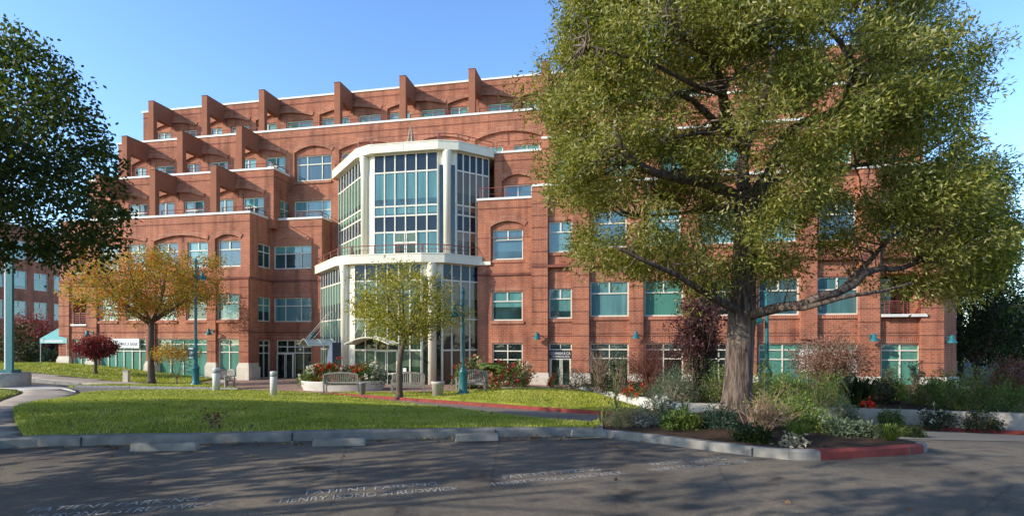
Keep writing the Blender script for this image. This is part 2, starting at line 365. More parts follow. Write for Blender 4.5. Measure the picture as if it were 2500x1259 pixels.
def arch_fill(mb,f,a,b,zs,zc,rec,m=0,n=14):
    P=lambda u,o,z:(f[0]+f[2]*u-f[3]*o, f[1]+f[3]*u+f[2]*o, z)
    c=(a+b)/2;h=(b-a)/2;r=zc-zs;Rr=(h*h+r*r)/(2*r);cz=zc-Rr
    zz=lambda u: cz+math.sqrt(max(0,Rr*Rr-(u-c)**2))
    for i in range(n):
        ua,ub=a+(b-a)*i/n,a+(b-a)*(i+1)/n
        mb.quad(P(ua,0,zz(ua)),P(ub,0,zz(ub)),P(ub,0,zc),P(ua,0,zc),m)
        mb.quad(P(ua,0,zz(ua)),P(ua,rec,zz(ua)),P(ub,rec,zz(ub)),P(ub,0,zz(ub)),m)
def facade(f,u0,u1,z0,z1,wins=(),arches=(),bands=(),ops=(),root=None,sill=True,courses=True):
    """wall with real openings; wins (u0,u1,z0,z1,mat,style); arches (a,b,zbottom,zspring,zcrest,wins)"""
    root=root or B; mb=MB(); REC=.14
    allops=[(w[0],w[1],w[2],w[3],.2) for w in wins]+[(a[0],a[1],a[2],a[4],REC) for a in arches]+list(ops)
    wall_faces(mb,f,u0,u1,z0,z1,allops)
    for a in arches:
        f2=off(f,REC); wall_faces(mb,f2,a[0],a[1],a[2],a[4],[(w[0],w[1],w[2],w[3],.2) for w in a[5]])
        arch_fill(mb,f,a[0],a[1],a[3],a[4],REC)
        for w in a[5]: window(root,f2,*w,sill=sill)
        if len(a[5])==2:
            ue=(a[5][0][1]+a[5][1][0])/2; mb.fbox(f2,ue-.05,ue+.05,-.02,.02,a[5][0][3]+.02,a[4]-.1,1)
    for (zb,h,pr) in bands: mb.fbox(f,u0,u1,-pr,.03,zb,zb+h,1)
    if courses:
        for w in wins: mb.fbox(f,w[0]-.1,w[1]+.1,-.012,.05,w[3]+.03,w[3]+.33,2)
    o=mb.build('wall',[BR,BRD,SOL],root)
    for w in wins: window(root,f,*w,sill=sill)
    if arches:
        for a in arches:
            r=MB(); arch_ring(r,f,a[0],a[1],a[3],a[4]); r.build('arch',SOL,root)
    return o
def coping(f,u0,u1,z,h=.15,pr=.07,th=.4):
    mb=MB(); mb.fbox(f,u0,u1,-pr,th,z-h,z); return mb.build('coping',COP,B)
def rail(f,u0,u1,z,h=.42,o=.25,step=1.6,parent=None,mat=None,low=True):
    mb=MB(); P=lambda u,z:(f[0]+f[2]*u-f[3]*o, f[1]+f[3]*u+f[2]*o, z)
    mb.tube([P(u0,z+h),P(u1,z+h)],.028,6)
    if low: mb.tube([P(u0,z+h*.45),P(u1,z+h*.45)],.014,5)
    n=max(1,int(abs(u1-u0)/step))
    for i in range(n+1):
        for dd in (-.05,.05):
            u=min(max(u0+(u1-u0)*i/n+dd,min(u0,u1)),max(u0,u1)); mb.tube([P(u,z-.02),P(u,z+h)],.02,5)
    return mb.build('railing',mat or RAIL,parent or B)
def wrow(f,px,z0,z1,mats,styles):
    out=[]
    for i,(a,b) in enumerate(px):
        m=mats[i%len(mats)] if isinstance(mats,(list,tuple)) else mats; s=styles[i%len(styles)] if isinstance(styles,(list,tuple)) else styles
        out.append((hit(a,f)[0],hit(b,f)[0],z0,z1,m,s))
    return out
ZB=-1.7; ZT4,ZT5,ZT6,ZR=11.05,14.82,18.5,22.0
f0,f2_,f4,f6=fr(0),fr(2),fr(4),fr(6)
# ---- left wing, floors 1-3
uL,uR=S(147,0),S(610,0)
W3=wrow(f0,[(240,286),(308,353),(379,431),(454,504),(528,584)],7.09,9.0,[G_BLIND,G_BLIND,G_BLUE,G_BLIND,G_BLUE],'T')
W2=wrow(f0,[(240,286),(308,353),(379,431),(454,504),(528,584)],3.2,5.08,[G_BLIND,G_MIX,G_BLIND,G_MIX,G_BLIND],'T')
W1=wrow(f0,[(177,214),(242,359),(384,507),(532,584)],-1.05,1.79,[G_GREEN],['G2','G6','G4','G2'])
def arc(ws,zb,zs,zc,pad=.12): return (ws[0][0]-pad,ws[-1][1]+pad,zb,zs,zc,ws)
bal=[(S(178,0),S(211,0),zz,zz+2.0,1.3) for zz in (2.95,6.95)]
facade(f0,uL,uR,ZB,ZT4,W2+W1,[arc(W3[0:2],6.85,9.1,9.5),arc(W3[2:4],6.85,9.1,9.5),arc(W3[4:5],6.85,9.1,9.42)],bands=[(10.3,.08,.015),(6.15,.16,.09),(2.25,.10,.012)],ops=bal)
for (a,b,c,d,r) in bal:
    mb=MB(); mb.fbox(f0,a,b,1.25,1.3,c,d); mb.build('balcony_door',G_DARK,B)
    mb=MB(); mb.fbox(f0,a-.1,b+.1,-.12,.1,c-.14,c); mb.build('balcony_ledge',COP,B)
    mb=MB()
    for k in range(5): mb.fbox(f0,a,b,.03,.07,c+.14+.17*k,c+.2+.17*k)
    for q in (a+.02,(a+b)/2,b-.06): mb.fbox(f0,q,q+.05,.0,.03,c,c+.95)
    mb.build('balcony_railing',RAIL,B)
def pier(f,u0,u1,z0,z1,pr,pitch=.78,ped=None,mat=None):
    mb=MB(); mb.fbox(f,u0,u1,-pr,.02,z0,z1,0)
    z=z0+pitch
    while z<z1-.3:
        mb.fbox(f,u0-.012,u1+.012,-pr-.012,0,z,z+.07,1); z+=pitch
    mb.build('pier',[BR,BRD],B)
    if ped:
        q=MB(); e=.11
        P=lambda u,o,z:(f[0]+f[2]*u-f[3]*o, f[1]+f[3]*u+f[2]*o, z)
        q.fbox(f,u0-e,u1+e,-pr-e,.1,ZB,ped-.32)
        q.hexa([P(u0-e,-pr-e,ped-.32),P(u1+e,-pr-e,ped-.32),P(u1+e,.1,ped-.32),P(u0-e,.1,ped-.32),P(u0-.02,-pr-.02,ped),P(u1+.02,-pr-.02,ped),P(u1+.02,.1,ped),P(u0-.02,.1,ped)])
        q.build('pedestal',PED,B)
for a,b,p in ((147,172,.45),(217,239,.3),(360,381,.12),(508,529,.08),(586,609,.06)):
    pier(f0,S(a,0),S(b,0),p-.02,6.1,.12,ped=p)
# right return of the left wing and the bay beside it
sR=uR; fR1=(sR,0,0,1); D25=2.6
def wr(f,a,b,z0,z1,m,s): return (hit(a,f)[0],hit(b,f)[0],z0,z1,m,s)
facade(fR1,0,D25,ZB,ZT4,[wr(fR1,631,662,7.15,8.93,G_DARK,'2T'),wr(fR1,631,662,3.1,4.95,G_MIX,'2T'),wr(fR1,633,661,-1.2,1.72,G_DARK,'G2')],bands=[(6.15,.16,.05),(2.25,.1,.012)],sill=False,courses=False)
q=MB(); q.fbox(fR1,-.1,.95,-.16,.1,ZB,-.26); q.fbox(fR1,-.02,.9,-.06,.1,-.26,.04); q.build('pedestal',PED,B)
fB=fr(D25); uB=S(786,D25)
facade(fB,uR,uB,ZB,ZT4,[wr(fB,668,760,7.15,8.93,G_MIX,'3'),wr(fB,668,760,3.1,4.95,G_BLIND,'3'),wr(fB,674,760,-1.35,1.72,G_DARK,'D')],bands=[(6.15,.16,.05),(2.25,.1,.012),(10.3,.08,.012)],sill=False)
r=MB(); arch_ring(r,fB,S(676,D25),S(752,D25),9.2,9.6); r.build('arch',SOL,B)
fB2=(uB,D25,0,1)
facade(fB2,0,4-D25,ZB,ZT4,[wr(fB2,801,813,7.0,8.4,G_DARK,'1')],sill=False,courses=False)
coping(f0,uL-.1,uR+.07,ZT4); coping(fR1,0.4,D25+.3,ZT4); coping(fB,uR+.07,uB+.07,ZT4+.004); coping(fB2,.4,4-D25,ZT4)
# ---- level 4, left wing
u4L,u4R=S(215,2),S(668,2)
a4=[wrow(f2_,[(262,288),(310,355)],10.5,12.65,[G_MIX,G_BLIND],['HB','2T']),wrow(f2_,[(376,422),(445,495)],10.5,12.65,[G_BLUE,G_MIX],['HB','2T']),wrow(f2_,[(522,566),(590,641)],10.5,12.65,[G_BLIND,G_MIX],['HB','2T'])]
facade(f2_,u4L,u4R,10.2,ZT5,(),[arc(w,10.3,12.85,13.35) for w in a4],bands=[(14.1,.08,.015)],sill=False)
fR4=(u4R,2,0,1)
facade(fR4,0,2,10.2,ZT5,[wr(fR4,685,711,10.6,12.6,G_GREEN,'2T')],sill=False,courses=False,bands=[(14.1,.08,.012)])
coping(f2_,u4L-.1,u4R+.07,ZT5); coping(fR4,.4,2,ZT5)
# ---- long wall (plane 4): levels 4-5 across
u5L,u5R=S(289,4),S(2200,4)
L5=[wrow(f4,[(324,353),(375,421)],14.3,16.35,[G_MIX,G_BLIND],['HB','2T']),wrow(f4,[(452,484),(506,553)],14.3,16.35,[G_DARK,G_MIX],['HB','2T']),wrow(f4,[(583,622),(646,694)],14.3,16.4,[G_BLIND,G_MIX],['HB','2T']),
    wrow(f4,[(722,807)],14.3,16.3,[G_BLUE],['3']),wrow(f4,[(831,886),(915,966)],14.3,16.3,[G_BLUE,G_BLUE],['T','T']),wrow(f4,[(1012,1070),(1085,1138)],14.3,16.1,[G_BLIND,G_MIX],['H','H']),
    wrow(f4,[(1164,1227),(1254,1317)],14.3,16.0,[G_GREEN,G_GREEN],['H','H']),wrow(f4,[(1380,1440),(1470,1530)],14.3,16.0,[G_MIX,G_GREEN],['H','H']),wrow(f4,[(1620,1680),(1710,1770)],14.3,16.0,[G_MIX,G_GREEN],['H','H']),wrow(f4,[(1850,1915),(1945,2010)],14.3,16.0,[G_MIX,G_GREEN],['H','H'])]
L5a=[arc(w,14.1,16.5,17.0) for w in L5]
W4c=[wr(f4,718,808,11.2,12.7,G_BLIND,'3h')]
facade(f4,u5L,u5R,ZB,ZT6,W4c,L5a,bands=[(17.75,.08,.015)],sill=False)
coping(f4,u5L-.1,u5R+.1,ZT6)
mb=MB(); mb.fbox(f4,L5[3][0][0]-.1,L5[3][0][1]+.1,-.1,.05,14.02,14.2); mb.build('window_ledge',SOL,B)
# ---- level 6 (plane 6)
u6L,u6R=S(350,6),S(2150,6)
L6=[wrow(f6,p,17.9,20.05,[G_MIX,G_BLIND,G_GREEN][i%3:]+[G_GREEN],'H') for i,p in enumerate([[(380,413),(440,477)],[(510,539),(561,606)],[(628,672),(696,761)],[(783,851),(873,927)],[(949,1000),(1026,1084)],[(1098,1142),(1190,1250)],[(1275,1335),(1360,1420)],[(1450,1510),(1540,1600)],[(1640,1700),(1740,1800)],[(1850,1915),(1950,2015)]])]
facade(f6,u6L,u6R,18.2,ZR,(),[arc(w,18.25,20.3,20.72) for w in L6],bands=[(21.35,.08,.015)],sill=False)
coping(f6,u6L-.1,u6R+.1,ZR)
# roofs, terraces and end walls
mb=MB()
def slab(u0,u1,d0,d1,z,m=0): mb.quad((u0,d0,z),(u1,d0,z),(u1,d1,z),(u0,d1,z),m)
slab(uL,uR,.2,2,ZT4-.75); slab(uR,uB,D25,4,ZT4-.74); slab(u4L,u4R,2.2,4,ZT5-.75); slab(u5L,u5R,4.2,6,ZT6-.75); slab(u6L,u6R,6.2,20,ZR-.4)
mb.build('terrace_floor',CONC,B)
mb=MB()
for u,d,z0,z1 in ((uL,0,ZB,ZT4),(u4L,2,10.2,ZT5),(u5L,4,10.2,ZT6),(u6L,6,18,ZR)): mb.quad((u,20,z0),(u,d,z0),(u,d,z1),(u,20,z1))
for u,d,z0,z1 in ((u5R,4,ZB,ZT6),(u6R,6,17,ZR)): mb.quad((u,d,z0),(u,20,z0),(u,20,z1),(u,d,z1))
for u0,u1,z1 in ((uL,u4L,ZT4),(u4L,u5L,ZT5),(u5L,u5R,ZT6),(u6L,u6R,ZR)): mb.quad((u1,20,ZB),(u0,20,ZB),(u0,20,z1),(u1,20,z1))
mb.build('end_wall',[BR],B)
# ---- terrace frames (post + beam)
def terrace_frame(px,D,z0,z1,w=.5,dep=2.0,first=False):
    u=S(px,D); mb=MB(); y0=D-.03; bh=1.35
    # L-shaped profile in the depth/height plane, extruded sideways
    prof=[(y0,z0-.02),(y0+.38,z0-.02),(y0+.38,z1-bh),(D+dep-.01,z1-bh),(D+dep-.01,z1),(y0,z1)]
    a=[(u-w/2,y,z) for y,z in prof]; b=[(u+w/2,y,z) for y,z in prof]
    mb.poly([a[i] for i in (0,1,2,5)]); mb.poly([a[i] for i in (2,3,4,5)]); mb.poly([b[i] for i in (5,2,1,0)]); mb.poly([b[i] for i in (5,4,3,2)])
    for i in range(6):
        j=(i+1)%6; mb.quad(a[i],b[i],b[j],a[j])
    o=mb.build('terrace_frame',STU,B)
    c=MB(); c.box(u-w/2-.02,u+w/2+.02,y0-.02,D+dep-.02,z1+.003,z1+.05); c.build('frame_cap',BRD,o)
for p in (240,372.5,521.5): terrace_frame(p,0,ZT4,14.5)
for p in (304,439.5,584): terrace_frame(p,2,ZT5,18.12)
for p in (369,499.5,639,823.5,983,1152,1330,1560,1785): terrace_frame(p,4,ZT6,21.78)
def rails(f,pxs,z):
    for a,b in pxs: rail(f,hit(a,f)[0],hit(b,f)[0],z)
rails(f0,[(258,360),(388,510),(537,606)],ZT4); rails(f2_,[(318,428),(452,572),(596,664)],ZT5)
rails(f4,[(384,488),(512,628),(652,812),(838,972),(998,1140),(1168,1335)],ZT6)
rail(fR1,.1,D25,ZT4); rail(fB,uR+.4,uB-.1,ZT4); rail(fB2,.1,4-D25,ZT4); rail(fR4,.1,2,ZT5)
# ---- block A between pavilion and right wing
fA=fr(.5); uA0,uA1=S(1166,.5),S(1300,.5)
wA3=[wr(fA,1202,1276,7.08,9.07,G_BLUE,'T')]
facade(fA,uA0,uA1,ZB,11.2,[wr(fA,1201,1276,3.0,4.95,G_MIX,'T'),wr(fA,1202,1276,-1.1,1.5,G_DARK,'A4')],[arc(wA3,6.8,9.25,9.62)],bands=[(10.45,.08,.015),(8.5,.05,.01),(6.0,.16,.09)])
coping(fA,uA0-.05,uA1,11.2); rail(fA,uA0+.1,uA1,11.2,h=.75)
fAs=(uA0,4,0,-1)   # left end of block A faces the pavilion
mb=MB(); mb.quad((uA0,4,ZB),(uA0,.5,ZB),(uA0,.5,11.2),(uA0,4,11.2)); mb.build('wall',[BR],B)
f2b=fr(2); uA2,uA3=S(1207,2),S(1322,2)
wA4=[wr(f2b,1229,1298,10.6,12.5,G_BLUE,'HB')]
facade(f2b,uA2,uA3,10.2,ZT5,(),[arc(wA4,10.4,12.7,13.15)],bands=[(14.1,.08,.015)],sill=False)
mb=MB(); mb.quad((uA2,4,10.2),(uA2,2,10.2),(uA2,2,ZT5),(uA2,4,ZT5)); mb.quad((uA0,.7,10.5),(uA1,.7,10.5),(uA1,2,10.5),(uA0,2,10.5)); mb.quad((uA2,2.2,14.1),(uA3,2.2,14.1),(uA3,4,14.1),(uA2,4,14.1)); mb.build('wall',[BR],B)
coping(f2b,uA2-.1,uA3,ZT5); rail(f2b,uA2+.1,uA3,ZT5,h=.75)
# ---- right wing
fW=fr(.3); r0,r1=S(1298,0),S(2305,0)
RW2=[wr(fW,1340,1396,3.1,5.05,G_MIX,'T')]+[wr(fW,a,b,3.2,5.45,m,'T') for (a,b),m in zip([(1441,1535),(1573,1668),(1709,1802),(1852,1951),(1993,2098)],[G_BLIND,G_GREEN,G_DARK,G_BLUE,G_BLIND])]
RW1=[wr(fW,1340,1396,-1.4,1.5,G_DARK,'G2')]+[wr(fW,a,b,-1.3,1.5,m,s) for (a,b),m,s in zip([(1441,1535),(1573,1668),(1709,1802),(1852,2096),(2151,2248)],[G_DARK,G_DARK,G_DARK,G_GREEN,G_GREEN],['G2','G2','G2','G4','G2'])]
RW3=[wr(fW,1340,1398,7.4,9.4,G_BLIND,'T')]+[wr(fW,a,b,7.6,9.95,m,'T') for (a,b),m in zip([(1450,1530),(1580,1662),(1715,1796),(1858,1945),(2000,2090),(2155,2245)],[G_BLUE,G_BLIND,G_BLIND,G_BLIND,G_BLUE,G_MIX])]
ba=(S(2151,.3),S(2248,.3),3.2,5.55,1.5)
facade(fW,r0,r1,ZB,11.8,RW2+RW1+RW3,bands=[(6.4,.18,.34),(2.1,.06,.02),(1.95,.05,.02)],ops=[ba])
mb=MB(); mb.fbox(fW,ba[0],ba[1],1.44,1.5,ba[2],ba[3]); mb.build('balcony_door',G_DARK,B)
mb=MB(); mb.fbox(fW,ba[0]-.1,ba[1]+.15,-.42,.1,ba[2]-.16,ba[2]); mb.build('balcony_ledge',COP,B)
mb=MB()
for k in range(5): mb.fbox(fW,ba[0]+.05,ba[1],-.22,-.19,ba[2]+.12+.12*k,ba[2]+.15+.12*k)
mb.fbox(fW,ba[0]+.03,ba[1]+.02,-.23,-.18,ba[2]+.72,ba[2]+.77)
for q in (.03,.15,.5,.6,.9,.98): mb.fbox(fW,ba[0]+(ba[1]-ba[0])*q,ba[0]+(ba[1]-ba[0])*q+.045,-.25,-.225,ba[2],ba[2]+.72)
mb.build('balcony_railing',RAIL,B)
for a,b,z1 in ((1298,1337,11.75),(1397,1438,11.75),(1537,1571,11.75),(1669,1706,11.75),(1804,1848,11.75),(2099,2149,11.75),(2250,2305,11.75)):
    pier(fr(.3),S(a,0),S(b,0),-.4,z1,.3,ped=-.4)
mb=MB(); mb.fbox(fW,S(1951,.3)+.02,S(1991,.3),-.3,.02,1.75,11.75); mb.build('pier',[BR],B)
c8=(r1,0.0,cos(R(45)),sin(R(45)))
mb=MB(); wall_faces(mb,c8,0,1.9,ZB,11.8,[]); e=(c8[0]+c8[2]*1.9,c8[1]+c8[3]*1.9)
mb.quad((e[0],e[1],ZB),(e[0],20,ZB),(e[0],20,11.8),(e[0],e[1],11.8)); mb.quad((u5R,20,ZB),(e[0],20,ZB),(e[0],20,11.8),(u5R,20,11.8)); mb.quad((r0,.5,11.0),(e[0],.5,11.0),(e[0],20,11.0),(r0,20,11.0)); mb.build('wall',[BR],B)
mb=MB(); mb.fbox(c8,-.02,1.9,-.14,.1,ZB,-.4); mb.build('pedestal',PED,B)
coping(fr(0),r0,r1,11.8,th=.6); coping(fr(.3),r0,r1,11.82,pr=0,th=.5)
f2c=fr(1.6); uC0,uC1=S(1322,1.6),S(2255,1.6)
W4=[wr(f2c,a,b,12.5,13.9,m,'H') for (a,b),m in zip([(1359,1420),(1480,1550),(1610,1680),(1740,1810),(1880,1950),(2010,2080)],[G_BLIND,G_GREEN,G_MIX,G_GREEN,G_BLIND,G_GREEN])]
facade(f2c,uC0,uC1,10.9,15.45,W4,bands=[(14.6,.08,.015)],sill=False)
coping(f2c,uC0,uC1,15.45)
mb=MB(); mb.quad((uC0,4,10.9),(uC0,1.6,10.9),(uC0,1.6,15.45),(uC0,4,15.45)); mb.quad((uC1,1.6,10.9),(uC1,20,10.9),(uC1,20,15.45),(uC1,1.6,15.45)); mb.quad((uC0,1.8,14.8),(uC1,1.8,14.8),(uC1,20,14.8),(uC0,20,14.8)); mb.build('wall',[BR],B)

# ---- glass pavilion (two tiers)
def tier(DF,pa,pb,pc,pd,dl,dr,z0,z1,rows,ncol,nl,nr,colpx,zcol0,doorgap=None):
    A=Vector((S(pa,DF+.42),DF+.42)); Bp=Vector((S(pb,DF),DF)); Cp=Vector((S(pc,DF),DF)); Dp=Vector((S(pd,DF+.35),DF+.35))
    k=math.sqrt(.5)
    Ll=(dl-A.y)/k; fl=(A.x-(dl-A.y),dl,k,-k)      # left facet, runs from back to A
    Lr=(dr-Dp.y)/k; fr_=(Dp.x,Dp.y,k,k)           # right facet
    ff=(Bp.x,DF,1,0); Lf=Cp.x-Bp.x
    def facet(f,L,n,vis,nm,door=None,shift=0):
        fm=MB(); b=.042
        for i in range(n+1):
            u=L*i/n; fm.fbox(f,max(0,u-b),min(L,u+b),-.05,.05,z0,z1)
        for j,(za,zb,kind) in enumerate(rows): fm.fbox(f,0,L,-.043,.04,za-.05,za+.05)
        fm.fbox(f,0,L,-.046,.045,z1-.08,z1)
        o=fm.build('curtain_wall_frame',FRM,B)
        P=lambda u,oo,z:(f[0]+f[2]*u-f[3]*oo, f[1]+f[3]*u+f[2]*oo, z)
        for kind,mat,name in (('s',G_SPAN,'spandrel_glass'),('v',vis,'vision_glass')):
            for j,(za,zb,kd) in enumerate(rows):
                if kd!=kind: continue
                for i in range(n):
                    gm=MB(); t=rng.uniform(-.012,.012,2)
                    gm.quad(P(L*i/n,.01+t[0],za),P(L*(i+1)/n,.01-t[0],za),P(L*(i+1)/n,.01+t[1],zb),P(L*i/n,.01-t[1],zb))
                    if (name+str(j)) not in bag: bag[name+str(j)]=MB()
                    q=bag[name+str(j)]; q.quad(*[gm.v[x] for x in range(4)])
            for key in list(bag):
                bag.pop(key).build(name,mat,o)
        return o
    bag={}
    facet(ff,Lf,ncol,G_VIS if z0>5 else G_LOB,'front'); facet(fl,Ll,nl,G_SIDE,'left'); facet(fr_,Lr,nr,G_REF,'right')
    # corner panels
    for (p,q,nm) in ((A,Bp,'l'),(Cp,Dp,'r')):
        d=(q-p); L=d.length; d/=L; f=(p.x,p.y,d.x,d.y)
        mb=MB(); mb.fbox(f,0,L,.02,.2,z0,z1)
        if nm=='r': mb.fbox(f,L*.08,L*.36,-.0,.02,z0+.2,z1-.9,1); mb.fbox(f,L*.72,L*.93,0,.02,z0+.2,z1-.9,1)
        mb.build('corner_panel',[CRM,G_DARK],B)
        c=(p+q)/2; n=Vector((d.y,-d.x)); cc=c+n*.12; r=.24
        if nm=='l': cc=p+d*L*.30+n*.1
        cb=MB(); cb.lathe([(r,zcol0),(r,z1-1.2),(r*1.04,z1-1.15),(r*1.32,z1-.12),(r*1.32,z1-.02)],(cc.x,cc.y),20); cb.build('round_column',CRM,B,True)
    # roof slab
    e=.42
    n45=Vector((-k,-k)); nr45=Vector((k,-k))
    pl=[(fl[0]-e*k-.3*k,dl-e*k+.3*k),(A.x-e*.75,A.y-e*.6),(Bp.x-.15,DF-e),(Cp.x+.15,DF-e),(Dp.x+e*.6,Dp.y-e*.75),(Dp.x+Lr*k+e*k+.1,dr-e*k+.1),(Dp.x+Lr*k,dr+3.2),(fl[0],dl+1.2)]
    return pl,ff,Lf,fl,Ll,fr_,Lr,(A,Bp,Cp,Dp)
def roof(pl,z0,z1):
    mb=MB(); n=len(pl)
    cx=sum(p[0] for p in pl)/n; cy=sum(p[1] for p in pl)/n
    mb.poly([(x,y,z1) for x,y in pl]); mb.poly([(x,y,z0) for x,y in pl][::-1])
    for i in range(n):
        a,b=pl[i],pl[(i+1)%n]; mb.quad((*a,z0),(*b,z0),(*b,z1),(*a,z1))
    # thin drip edge
    for i in range(5):
        a,b=Vector(pl[i]),Vector(pl[i+1]); d=(b-a); L=d.length; d/=L
        mb.fbox((a.x,a.y,d.x,d.y),0,L,-.03,.1,z1-.02,z1+.05); 
        m=max(1,int(L/2.2))
        for k in range(1,m): mb.fbox((a.x,a.y,d.x,d.y),L*k/m-.012,L*k/m+.012,-.004,.01,z0+.02,z1-.03,1)
    return mb.build('roof_slab',[CRM,GREYM],B)
ZL,ZU=7.25,14.85
lo_rows=[(-1.45,1.0,'v'),(1.05,3.05,'v'),(3.1,5.55,'v'),(5.6,6.7,'s')]
plL,ffL,LfL,flL,LlL,frL,LrL,cL=tier(-1.5,834,866,1029,1080,2.6,.75,-1.5,6.72,lo_rows,6,8,4,None,-1.6)
roof(plL,6.7,ZL)
up_rows=[(7.25,8.95,'v'),(9.0,10.05,'s'),(10.1,10.7,'v'),(10.75,13.0,'v'),(13.05,14.2,'s')]
plU,ffU,LfU,flU,LlU,frU,LrU,cU=tier(-.3,883,914,1069,1114,4.0,1.85,7.25,14.3,up_rows,6,8,5,None,7.25)
roof(plU,14.3,ZU)
def edge_rail(pl,z,h,k0,k1,inset=.18):
    mb=MB()
    for i in range(k0,k1):
        a,b=Vector(pl[i]),Vector(pl[i+1]); d=(b-a); L=d.length; d/=L; n=Vector((-d.y,d.x))
        a2=a+n*inset; b2=b+n*inset
        for hh,r in ((h,.028),(h*.55,.014)): mb.tube([(a2.x,a2.y,z+hh),(b2.x,b2.y,z+hh)],r,6)
        m=max(1,int(L/1.6))
        for j in range(m+1):
            q=a2+(b2-a2)*j/m; mb.tube([(q.x,q.y,z-.05),(q.x,q.y,z+h)],.022,5)
            mb.tube([(q.x+d.x*.1,q.y+d.y*.1,z-.05),(q.x+d.x*.1,q.y+d.y*.1,z+h)],.016,5)
    return mb.build('railing',RAIL,B)
edge_rail(plL,ZL,.62,0,5); edge_rail(plU,ZU,.55,0,5)
# small block at the right end of the lower roof
p5=plL[5]; mb=MB(); mb.box(p5[0]-.5,p5[0]+.55,p5[1]-.2,p5[1]+.5,6.72,6.95); mb.box(p5[0]-.25,p5[0]+.05,p5[1]-.05,p5[1]+.3,5.4,6.72); mb.build('roof_bracket',CRM,B)
# doors in the pavilion
def double_door(f,u0,u1,z0,z1,mat=FRM,gl=None,mid=True):
    gl=gl or G_LOB
    d=MB(); b=.1; um=(u0+u1)/2
    for a in (u0,um-.06,um+.06-.0,u1-b): d.fbox(f,a,a+ (b if a!=um-.06 and a!=um+.06 else .06),-.09,.02,z0,z1)
    d.fbox(f,u0+b,u1-b,-.087,.02,z1-b,z1); d.fbox(f,u0+b,u1-b,-.087,.02,z0,z0+.2)
    if mid: d.fbox(f,u0+b,u1-b,-.084,.02,z0+.95,z0+1.08)
    o=d.build('door',mat,B)
    P=lambda u,oo,z:(f[0]+f[2]*u-f[3]*oo, f[1]+f[3]*u+f[2]*oo, z)
    q=MB(); q.quad(P(u0,-.065,z0),P(u1,-.065,z0),P(u1,-.065,z1),P(u0,-.065,z1)); q.build('pane',gl,o)
    for s in (-1,1):
        h=MB(); h.tube([P(um+s*.14,-.09,z0+.85),P(um+s*.14,-.15,z0+.9),P(um+s*.14,-.15,z0+1.25),P(um+s*.14,-.09,z0+1.3)],.014,6); h.build('handle',GREYM,o)
    return o
uu=lambda px,f: hit(px,f)[0]
double_door(ffL,uu(916,ffL),uu(972,ffL),-1.5,1.05)
double_door(ffU,uu(962,ffU),uu(1019,ffU),7.25,9.0)
double_door(fB,uu(677,fB),uu(718,fB),-1.5,.72,gl=G_DARK,mid=False)
fD=fW; double_door(off(fW,.12),uu(1343,fW),uu(1394,fW),-1.4,.55,gl=G_DARK,mid=False)
# vaulted glass canopies hung on rods
def canopy(f,uc,w,z,dep,rise,name='canopy'):
    P=lambda u,oo,zz:(f[0]+f[2]*u-f[3]*oo, f[1]+f[3]*u+f[2]*oo, zz)
    n=14; mb=MB()
    arcp=[(uc-w/2+w*i/n, z+rise*math.sin(pi*i/n)) for i in range(n+1)]
    for i in range(n):
        a,b=arcp[i],arcp[i+1]; mb.quad(P(a[0],-dep,a[1]),P(b[0],-dep,b[1]),P(b[0],0,b[1]),P(a[0],0,a[1]))
    o=mb.build(name,plain('canopy_glass',(.55,.62,.58),rough=.1,spec=.8,var=.08),B)
    r=MB()
    for d in (0.03,dep*.5,dep): r.tube([P(u,-d,zz) for u,zz in arcp],.045,6)
    for u,zz in (arcp[0],arcp[-1]): r.tube([P(u,0,zz),P(u,-dep,zz)],.045,6)
    r.build('canopy_frame',CRM,o)
    t=MB()
    for u in (arcp[2],arcp[n//2-2],arcp[n//2+2],arcp[-3]): t.tube([P(u[0],-dep*.9,u[1]),P(u[0],-.05,u[1]+dep*1.05)],.018,5)
    t.build('tie_rod',FRM,o)
canopy(flL,LlL*.52,2.7,1.35,1.9,.42)
canopy(ffL,uu(922,ffL),3.0,1.45,1.6,.42)
